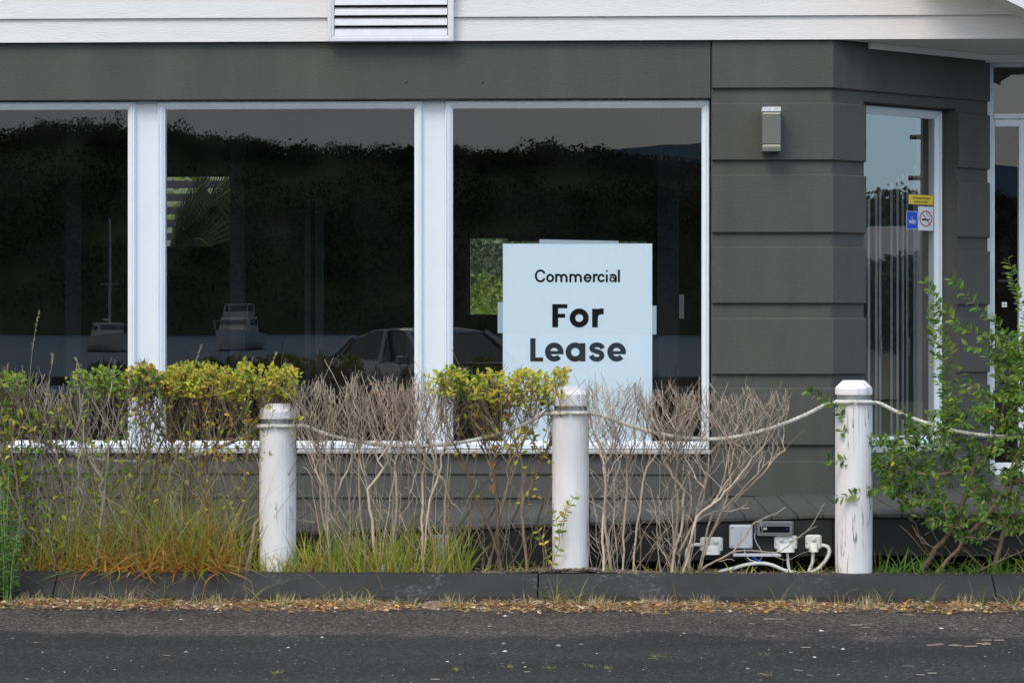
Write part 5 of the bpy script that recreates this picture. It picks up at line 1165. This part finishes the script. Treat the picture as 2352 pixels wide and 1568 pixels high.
# ================================================================== the far side, seen mirrored in the glass
def ridge_py(px):
    pts = [(-400, 330), (-200, 300), (0, 310), (100, 290), (200, 283), (290, 302), (380, 300), (450, 318), (560, 324), (650, 334), (700, 338), (760, 330), (850, 342), (950, 345), (1041, 332), (1100, 352), (1180, 342), (1250, 333), (1300, 345), (1400, 352), (1500, 368), (1610, 374), (1750, 400), (2000, 430), (2600, 470)]
    return float(np.interp(px, [a for a, b in pts], [b for a, b in pts]))
YH = -600
def hill():
    mb = MB(); n = 120; rows_ = 14
    for i in range(n + 1):
        px = -600 + 3300 * i / n; top = RF(px, ridge_py(px) + 14, YH)
        for j in range(rows_ + 1):
            f = j / rows_; y = YH + 110 - 110 * f; z = ZW - .5 + (top.z - ZW) * (f ** .8) * (1 + .04 * mnoise.noise((px * .01, f * 5, 0))); mb.v.append((top.x, y, z)); mb.c.append((.045, .055, .03, 1))
        mb.v.append((top.x, YH - 120, top.z * .8)); mb.c.append((.045, .055, .03, 1))
    R_ = rows_ + 2
    for i in range(n):
        for j in range(R_ - 1): a = i * R_ + j; mb.f.append((a, a + 1, a + R_ + 1, a + R_))
    mb.c[0] = (.04, .05, .03, 1); tag(put('hills', mb, M['far'], smooth=True), kind='structure')
hill()
def crown(mb, c, rx, rz, n, s, rn, pal, ry=None):
    g = np.random.default_rng(rn.randrange(10 ** 9)); u = g.normal(size=(n, 3)); u /= np.linalg.norm(u, axis=1)[:, None]; u *= (g.random(n) ** .35)[:, None]
    lump = 1 + .25 * np.sin(u[:, 0] * 7 + c.x) * np.sin(u[:, 2] * 6 + c.y); p = np.array(c) + u * np.array([rx, ry or rx, rz]) * lump[:, None]
    a = g.normal(size=(n, 3)); a /= np.linalg.norm(a, axis=1)[:, None]; b = np.cross(a, g.normal(size=(n, 3))); b /= np.linalg.norm(b, axis=1)[:, None]; q = (s * g.uniform(.5, 1.4, n))[:, None]
    V = np.stack([p - a * q - b * q * .35, p + a * q * .6 - b * q * .5, p + a * q * 1.1 + b * q * .2, p - a * q * .4 + b * q * .6], 1).reshape(-1, 3)
    cg = rn.uniform(.7, 1.3); cc = np.array(pal)[g.integers(0, len(pal), n)] * (g.uniform(.7, 1.3, n) * cg)[:, None]; cc = np.repeat(np.hstack([cc, np.ones((n, 1))]), 4, 0)
    b0 = len(mb.v); mb.v.extend(map(tuple, V)); mb.c.extend(map(tuple, cc)); mb.f.extend([(b0 + 4 * k, b0 + 4 * k + 1, b0 + 4 * k + 2, b0 + 4 * k + 3) for k in range(n)])
FARP = [(.033, .041, .02), (.042, .05, .025), (.028, .035, .018), (.055, .055, .03)]
rn = random.Random(31); mb = MB()
for k in range(560):
    px = rn.uniform(-500, 2600); r_ = rn.uniform(2.2, 5.5) if rn.random() < .85 else rn.uniform(5, 8); py = ridge_py(px) + r_ * 3.2 + rn.uniform(-9, 16); c_ = RF(px, py, YH + rn.uniform(-6, 12)); crown(mb, c_, r_, r_ * rn.uniform(.35, .7), 250, r_ * .065, rn, FARP)
for k in range(900):
    px = rn.uniform(-500, 2600); f = rn.random() * .8; y = YH + 108 - 100 * f; top = RF(px, ridge_py(px) + 14, YH); c_ = Vector((top.x, y, ZW + (top.z - ZW) * (f ** .8) + 1)); crown(mb, c_, rn.uniform(4, 8), rn.uniform(2, 4), 110, .4, rn, FARP)
c_ = RF(270, 270, YH); crown(mb, c_, 2.0, 4.5, 200, .25, rn, FARP); c_ = RF(410, 300, YH); crown(mb, c_, 4.5, 3.0, 300, .28, rn, FARP)
tag(put('far_woodland', mb, M['far']), 'dark wooded ridge across the bay mirrored in the windows', 'woodland', None, 'stuff')
# ---- boats
def boat(name, label, px, py_w, Y, Wd, Ln, yaw, mast=False, fly=True):
    g = RF(px, py_w, Y); T = empty(name, (0, 0, 0)); tag(T, label, 'boat', 'boats moored on the bay')
    rings = []
    for i in range(9):
        u = i / 8; w_ = Wd / 2 * (1 - max(0, (u - .35) / .65) ** 2.2) ; x = Ln * (u - .5); h = Wd * (.34 + .16 * u)
        rings.append([(x, -w_ * .98, h), (x, -w_ * .85, h * .4), (x, -w_ * .55, -.1), (x, 0, -.25), (x, w_ * .55, -.1), (x, w_ * .85, h * .4), (x, w_ * .98, h)])
    rings[-1] = [(p[0] + Ln * .03, p[1] * .1, p[2]) for p in rings[-1]]
    h_ = MB(); h_.loft(rings); put('hull', h_, M['hull'], T)
    wl = MB(); wl.loft([[(p[0], p[1] * 1.015, .12 if k in (0, 6) else (.10 if k in (1, 5) else p[2] - .01)) for k, p in enumerate(r_)] for r_ in rings]); put('boot_stripe', wl, M['hulld'], T)
    cab = MB(); cw = Wd * .36; zc_ = Wd * .40; ch = Wd * .36; cab.loft([[(x, -cw * s_, zc_), (x + (.0), -cw * s_ * .88, zc_ + hh_), (x, cw * s_ * .88, zc_ + hh_), (x, cw * s_, zc_)] for x, s_, hh_ in ((-Ln * .32, 1, ch), (Ln * .05, 1, ch), (Ln * .16, .9, ch * .25), (Ln * .30, .6, .05))]); cb = put('cabin', cab, M['hull'], T)
    for s_ in (-1, 1):
        wmb = MB(); wmb.box(-Ln * .27, Ln * .0, s_ * cw * .95 - .02, s_ * cw * .95 + .02, zc_ + ch * .45, zc_ + ch * .8); put('window', wmb, M['carg'], cb)
    wmb = MB(); wmb.add([(Ln * .06 + .03, -cw * .8, zc_ + ch * .9), (Ln * .06 + .03, cw * .8, zc_ + ch * .9), (Ln * .12 + .05, cw * .85, zc_ + ch * .52), (Ln * .12 + .05, -cw * .85, zc_ + ch * .52)], [(0, 1, 2, 3)]); put('windscreen', wmb, M['carg'], cb)
    if fly:
        f_ = MB(); z = zc_ + ch
        for s_ in (-1, 1):
            f_.tube([(-Ln * .25, s_ * cw * .8, z), (-Ln * .22, s_ * cw * .8, z + Wd * .28), (0, s_ * cw * .7, z + Wd * .28), (Ln * .04, s_ * cw * .8, z)], .045, 5)
        f_.tube([(0, -cw * .7, z + Wd * .28), (0, cw * .7, z + Wd * .28)], .045, 5); f_.box(-Ln * .2, -.1, -cw * .8, cw * .8, z + .01, z + Wd * .12); put('flybridge', f_, M['hull'], T)
    r_ = MB(); zr_ = Wd * .5 + .55
    pts = [(Ln * .05, -Wd * .46, zr_ - .12), (Ln * .3, -Wd * .36, zr_), (Ln * .5, 0, zr_ + .08), (Ln * .3, Wd * .36, zr_), (Ln * .05, Wd * .46, zr_ - .12)]; r_.tube(pts, .03, 5)
    for p in pts: r_.tube([p, (p[0], p[1] * .97, p[2] - .65)], .025, 4)
    put('rail', r_, M['hull'], T)
    if mast:
        m_ = MB(); m_.tube([(0, 0, zc_ + ch), (0, 0, 9.6)], [.11, .07], 8); m_.tube([(0, -.7, 4.8), (0, .7, 4.8)], .04, 5); m_.tube([(0, 0, 2.2), (-Ln * .4, 0, 2.3)], .08, 6); put('mast', m_, M['hull'], T)
    T.location = (g.x, g.y, ZW); T.rotation_euler = (0, 0, yaw); return T
boat('motor_boat', 'white motor boat seen bow on, mirrored in the middle window', 543, 795, -172, 3.3, 9.5, math.radians(92))
boat('mast_boat', 'smaller white boat with a mast, mirrored in the leftmost window', 252, 800, -160, 2.7, 8, math.radians(70), True, False)
# ---- parked car
def car():
    g = RF(1000, 900, -19.2); T = thing('parked_car', (0, 0, 0), 'silver sedan parked facing the building, mirrored behind the hedge', 'car')
    prof = [(-2.25, .45, .60, .70), (-2.20, .30, .92, .80), (-1.9, .24, 1.0, .84), (-1.35, .22, 1.02, .86), (0, .22, .98, .87), (.95, .22, .95, .86), (1.6, .23, .88, .84), (2.05, .28, .76, .78), (2.25, .40, .62, .64)]
    rings = [[(x, -w_ * .96, zl), (x, -w_, (zl + zh) / 2), (x, -w_ * .93, zh - .04), (x, -w_ * .8, zh), (x, w_ * .8, zh), (x, w_ * .93, zh - .04), (x, w_, (zl + zh) / 2), (x, w_ * .96, zl)] for x, zl, zh, w_ in prof]
    mb = MB(); mb.loft(rings); put('body', mb, M['carp'], T, smooth=True)
    gp = [(-1.75, .99, .0, .72), (-1.2, 1.30, 1, .66), (-.7, 1.40, 1, .62), (.0, 1.42, 1, .61), (.35, 1.38, 1, .62), (1.15, .95, .0, .72)]
    mb = MB(); mb.loft([[(x, -w_ * 1.08 if f else -w_ * 1.06, .94), (x, -w_, max(.95, z - .03)), (x, -w_ * .85, max(.96, z)), (x, w_ * .85, max(.96, z)), (x, w_, max(.95, z - .03)), (x, w_ * 1.08 if f else w_ * 1.06, .94)] for x, z, f, w_ in gp]); put('cabin_glass', mb, M['carg'], T, smooth=False)
    mb = MB(); mb.loft([[(x, -w_, z + .005), (x, -w_ * .5, z + .03), (x, w_ * .5, z + .03), (x, w_, z + .005), (x, w_, z - .02), (x, -w_, z - .02)] for x, z, w_ in ((-1.22, 1.30, .60), (-.7, 1.405, .60), (0, 1.425, .59), (.36, 1.38, .60))]); put('roof', mb, M['carp'], T, smooth=True)
    for s_ in (-1, 1):
        for pts in ([(.35, .625, 1.385), (1.17, .775, .96)], [(-.25, .64, 1.40), (-.2, .765, .96)], [(-1.2, .67, 1.31), (-1.75, .77, 1.0)]):
            mb = MB(); mb.tube([(p[0], p[1] * s_, p[2]) for p in pts], .035, 6); put('pillar', mb, M['carp'], T)
        for x in (-1.35, 1.40):
            wh = MB(); wh.loft([[(x + r_ * math.cos(a), s_ * y, .31 + r_ * math.sin(a)) for a in [k * math.pi / 10 for k in range(20)]] for r_, y in ((.29, .66), (.31, .68), (.31, .84), (.28, .86))]); w2 = put('wheel', wh, M['tyre'], T)
            wh = MB(); wh.loft([[(x + r_ * math.cos(a), s_ * y, .31 + r_ * math.sin(a)) for a in [k * math.pi / 10 for k in range(20)]] for r_, y in ((.19, .855), (.19, .87), (.05, .88))]); put('rim', wh, M['carp'], w2)
        mb = MB(); mb.box(2.10, 2.2, s_ * .45 if s_ > 0 else -.68, .68 if s_ > 0 else -.45, .60, .72); put('headlight', mb, M['lamp_t'], T)
        mb = MB(); mb.cbox(.75, .9, s_ * .88 if s_ > 0 else -1.03, 1.03 if s_ > 0 else -.88, .95, 1.07, .02); put('side_mirror', mb, M['carp'], T)
    mb = MB(); mb.box(2.2, 2.27, -.4, .4, .45, .58); put('grille', mb, M['tyre'], T)
    T.location = (g.x, -19.2, 0); T.rotation_euler = (0, 0, math.radians(58)); WL[T] = Vector(T.location)
car()
# timber rail on the foreshore
T = thing('timber_rail', (0, -28, 0), 'low weathered timber rail on the foreshore, mirrored under the car', 'fence')
for k in range(12):
    x = -12 + 2 * k; mb = MB(); mb.cbox(x - .07, x + .07, -28.07, -27.93, -.05, .62, .01); put('rail_post', mb, M['polem'], T)
mb = MB(); mb.cbox(-12.2, 10.2, -28.15, -28.08, .42, .58, .01); put('rail', mb, M['polem'], T)
# ---- things to the right, mirrored in the bay window
def RB_(px, py, dist):     # place seen in the bay glass at a horizontal distance from it
    d = ray(px, py); s_ = SB(px, -RB); h = FB.p(s_, -RB, 0); t_ = (h.y - CP.y) / d.y; h = CP + d * t_; n = FB.n; d = d - n * (2 * d.dot(n)); L_ = math.hypot(d.x, d.y); return h + d * (dist / L_), d.normalized()
rn = random.Random(51); mb = MB(); PALT = [(.05, .075, .03), (.07, .10, .035), (.035, .05, .025)]
for k in range(70):
    px = rn.uniform(1900, 2240); py = 470 + rn.uniform(0, 60); p, d = RB_(px, py, 140 + rn.uniform(-8, 8)); crown(mb, p, rn.uniform(1.2, 2.6), rn.uniform(.8, 1.4), 200, .16, rn, PALT)
for k in range(60):
    px = rn.uniform(1850, 2300); py = rn.uniform(520, 740); p, d = RB_(px, py, 135 + rn.uniform(-8, 8)); crown(mb, p, rn.uniform(2, 4), rn.uniform(1.6, 2.4), 150, .3, rn, PALT)
tag(put('roadside_woodland', mb, M['far']), 'dark tree line beyond the house mirrored in the bay window', 'woodland', None, 'stuff')
p, d = RB_(2019, 455, 138); T = thing('radio_tower', (p.x, p.y, 0), 'phone tower with stacked antennas above the trees mirrored in the bay window', 'tower')
mb = MB(); mb.tube([(p.x, p.y, 0), (p.x, p.y, p.z + .7)], .12, 6); put('mast', mb, M['polem'], T)
for k in range(3): mb = MB(); z = p.z - .2 + k * .33; mb.cbox(p.x - .2, p.x + .2, p.y - .2, p.y + .2, z - .1, z + .1, .04); put('antenna', mb, M['polem'], T)
p, d = RB_(2127, 408, 42); T = thing('power_pole', (p.x, p.y, 0), 'timber power pole with crossarms mirrored at the edge of the bay window', 'pole')
mb = MB(); mb.tube([(p.x, p.y, 0), (p.x, p.y, p.z + 1.6)], .14, 10); put('pole', mb, M['polem'], T); sd_ = Vector((-d.y, d.x, 0)).normalized()
for z, L_ in ((p.z, .42), (p.z + .95, .38)): mb = MB(); mb.tube([Vector((p.x, p.y, z)) - sd_ * L_, Vector((p.x, p.y, z)) + sd_ * L_], .06, 6); put('crossarm', mb, M['polem'], T)
mb = MB(); mb.lathe(p.x + sd_.x * .4, p.y + sd_.y * .4, [(.16, p.z + .5), (.2, p.z + .55), (.2, p.z + 1.0), (.1, p.z + 1.1)], 12); put('transformer', mb, M['lamp_t'], T)
def house(px, dist, zr_, wid, label, rot):
    p, d = RB_(px, 700, dist); T = thing('house', (p.x, p.y, 0), label, 'house'); fr = Vector((-d.x, -d.y, 0)).normalized(); sd_ = Vector((-fr.y, fr.x, 0)); 
    c_, s_ = math.cos(rot), math.sin(rot); fr, sd_ = fr * c_ + sd_ * s_, sd_ * c_ - fr * s_
    def q(a, b, z): v = p + sd_ * a + fr * b; return (v.x, v.y, z)
    h = zr_ - 1.1; w2 = wid / 2; mb = MB(); mb.add([q(-w2, 0, 0), q(w2, 0, 0), q(w2, -6, 0), q(-w2, -6, 0), q(-w2, 0, h), q(w2, 0, h), q(w2, -6, h), q(-w2, -6, h)], [(0, 1, 5, 4), (1, 2, 6, 5), (2, 3, 7, 6), (3, 0, 4, 7), (4, 5, 6, 7)]); put('wall', mb, M['housew'], T)
    o_ = .5; mb = MB(); mb.add([q(-w2 - o_, o_, h - .1), q(w2 + o_, o_, h - .1), q(w2 + o_, -6 - o_, h - .1), q(-w2 - o_, -6 - o_, h - .1), q(-w2 + 1.8, -3, zr_), q(w2 - 1.8, -3, zr_), q(-w2 - o_, o_, h - .25), q(w2 + o_, o_, h - .25), q(w2 + o_, -6 - o_, h - .25), q(-w2 - o_, -6 - o_, h - .25)], [(0, 1, 5, 4), (1, 2, 5), (2, 3, 4, 5), (3, 0, 4), (0, 6, 7, 1), (1, 7, 8, 2), (2, 8, 9, 3), (3, 9, 6, 0), (6, 9, 8, 7)]); put('roof', mb, M['roofm'], T)
    for a in (-w2 + 1.2, -w2 / 3, w2 / 3 + .4):
        mb = MB(); mb.add([q(a, .03, h - 1.9), q(a + 1, .03, h - 1.9), q(a + 1, .03, h - .6), q(a, .03, h - .6)], [(0, 1, 2, 3)]); put('window', mb, M['carg'], T)
house(2040, 46, 4.1, 6.4, 'cream house with pale hipped roof mirrored in the bay window', .3)
house(2085, 34, 2.75, 5.0, 'lower cream house with grey roof in front of the other, mirrored in the bay window', -.2)
mb = MB()
for k in range(110): p, d = RB_(rn.uniform(1975, 2125), rn.uniform(622, 770), 30 + rn.uniform(-1, 1)); crown(mb, p, .45, .35, 90, .06, rn, PALT)
tag(put('garden_foliage', mb, M['far']), 'low green shrubs before the houses mirrored in the bay window', 'shrubbery', None, 'stuff')
# ---- behind the building: hillside through the back window, palm through the other
rn = random.Random(61); mb = MB(); PG = [(.09, .14, .016), (.13, .18, .02), (.055, .09, .014), (.16, .20, .03)]; PD = [(.022, .04, .014), (.035, .055, .018), (.05, .07, .025)]
for k in range(210):
    px = rn.uniform(1020, 1540); py = rn.uniform(540, 745); f = (745 - py) / 200; Y = 40 + 30 * f; p = P(px, py, Y); r_ = rn.uniform(.6, 1.2); crown(mb, p, r_, r_ * .5, 210, .07 + .02 * f, rn, PG if f < .42 else PD)
tag(put('hillside_scrub', mb, M['leaf']), 'bright green scrubby hillside seen through the back window beside the poster', 'scrub', None, 'stuff')
p = P(400, 640, 10.2); T = thing('palm_tree', (p.x, 10.2, 0), 'dark palm fronds seen through the back opening of the room', 'palm'); mb = MB(); mb.tube([(p.x, 10.4, 0), (p.x + .05, 10.4, 1.9)], [.14, .1], 10, True, (.1, .08, .06, 1)); put('trunk', mb, M['far'], T)
for k in range(30):
    a0 = P(400 + rn.uniform(-20, 20), 620, 10.3 + rn.uniform(-.2, .2)); e_ = P(rn.uniform(400, 600), rn.uniform(395, 600), 10.3 + rn.uniform(-.5, .3)); mid = a0.lerp(e_, .5) + Vector((0, 0, .35)); mb = MB(); pts = [a0 * (1 - t_) ** 2 + mid * 2 * t_ * (1 - t_) + e_ * t_ * t_ for t_ in [i / 16 for i in range(17)]]; mb.tube(pts, .008, 4, True, (.04, .07, .02, 1))
    for i in range(2, 17):
        for sg in (-1, 1):
            t_ = (pts[i] - pts[i - 1]).normalized(); d = (t_ * .8 + Vector((0, sg * .25, 0)) + Vector((0, 0, sg * .9 - .2))).normalized(); b_ = pts[i] + d * .34; n = t_ * .024; mb.add([pts[i] - n, pts[i] + n, b_ + n * .5, b_ - n * .5], [(0, 1, 2, 3)], (.006, .010, .004, 1))
    put('frond', mb, M['far'], T)
T = thing('louvre_screen', (P(400, 600, 13).x, 13, 0), 'dark slatted screen behind the palm, seen through the room', 'screen')
for k in range(16):
    z = 1.7 + k * .15; mb = MB(); mb.cbox(P(330, 600, 13).x, P(560, 600, 13).x, 13, 13.03, z, z + .085, .004); put('slat', mb, M['blackp'], T)
for px in (332, 558): mb = MB(); x = P(px, 600, 13).x; mb.box(x - .05, x + .05, 13.031, 13.1, 0, 4.1); put('post', mb, M['blackp'], T)
mb = MB()
for k in range(9): px = rn.uniform(330, 600); py = rn.uniform(300, 600); crown(mb, P(px, py, 20 + rn.uniform(-1, 1)), .4, .3, 60, .07, rn, PG)
tag(put('garden_thicket', mb, M['leaf']), 'sunny thicket glimpsed through the slatted screen behind the room', 'shrubbery', None, 'stuff')
# distant mountain added for a bluish stretch of sky, haze put into its colour
mb = MB(); n = 60
for i in range(n + 1):
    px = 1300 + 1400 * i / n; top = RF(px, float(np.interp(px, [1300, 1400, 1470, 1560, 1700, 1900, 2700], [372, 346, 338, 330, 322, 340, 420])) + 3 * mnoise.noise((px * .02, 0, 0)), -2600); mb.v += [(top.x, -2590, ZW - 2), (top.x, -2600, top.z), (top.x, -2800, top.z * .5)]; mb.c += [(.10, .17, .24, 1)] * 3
for i in range(n): mb.f += [(3 * i, 3 * i + 3, 3 * i + 4, 3 * i + 1), (3 * i + 1, 3 * i + 4, 3 * i + 5, 3 * i + 2)]
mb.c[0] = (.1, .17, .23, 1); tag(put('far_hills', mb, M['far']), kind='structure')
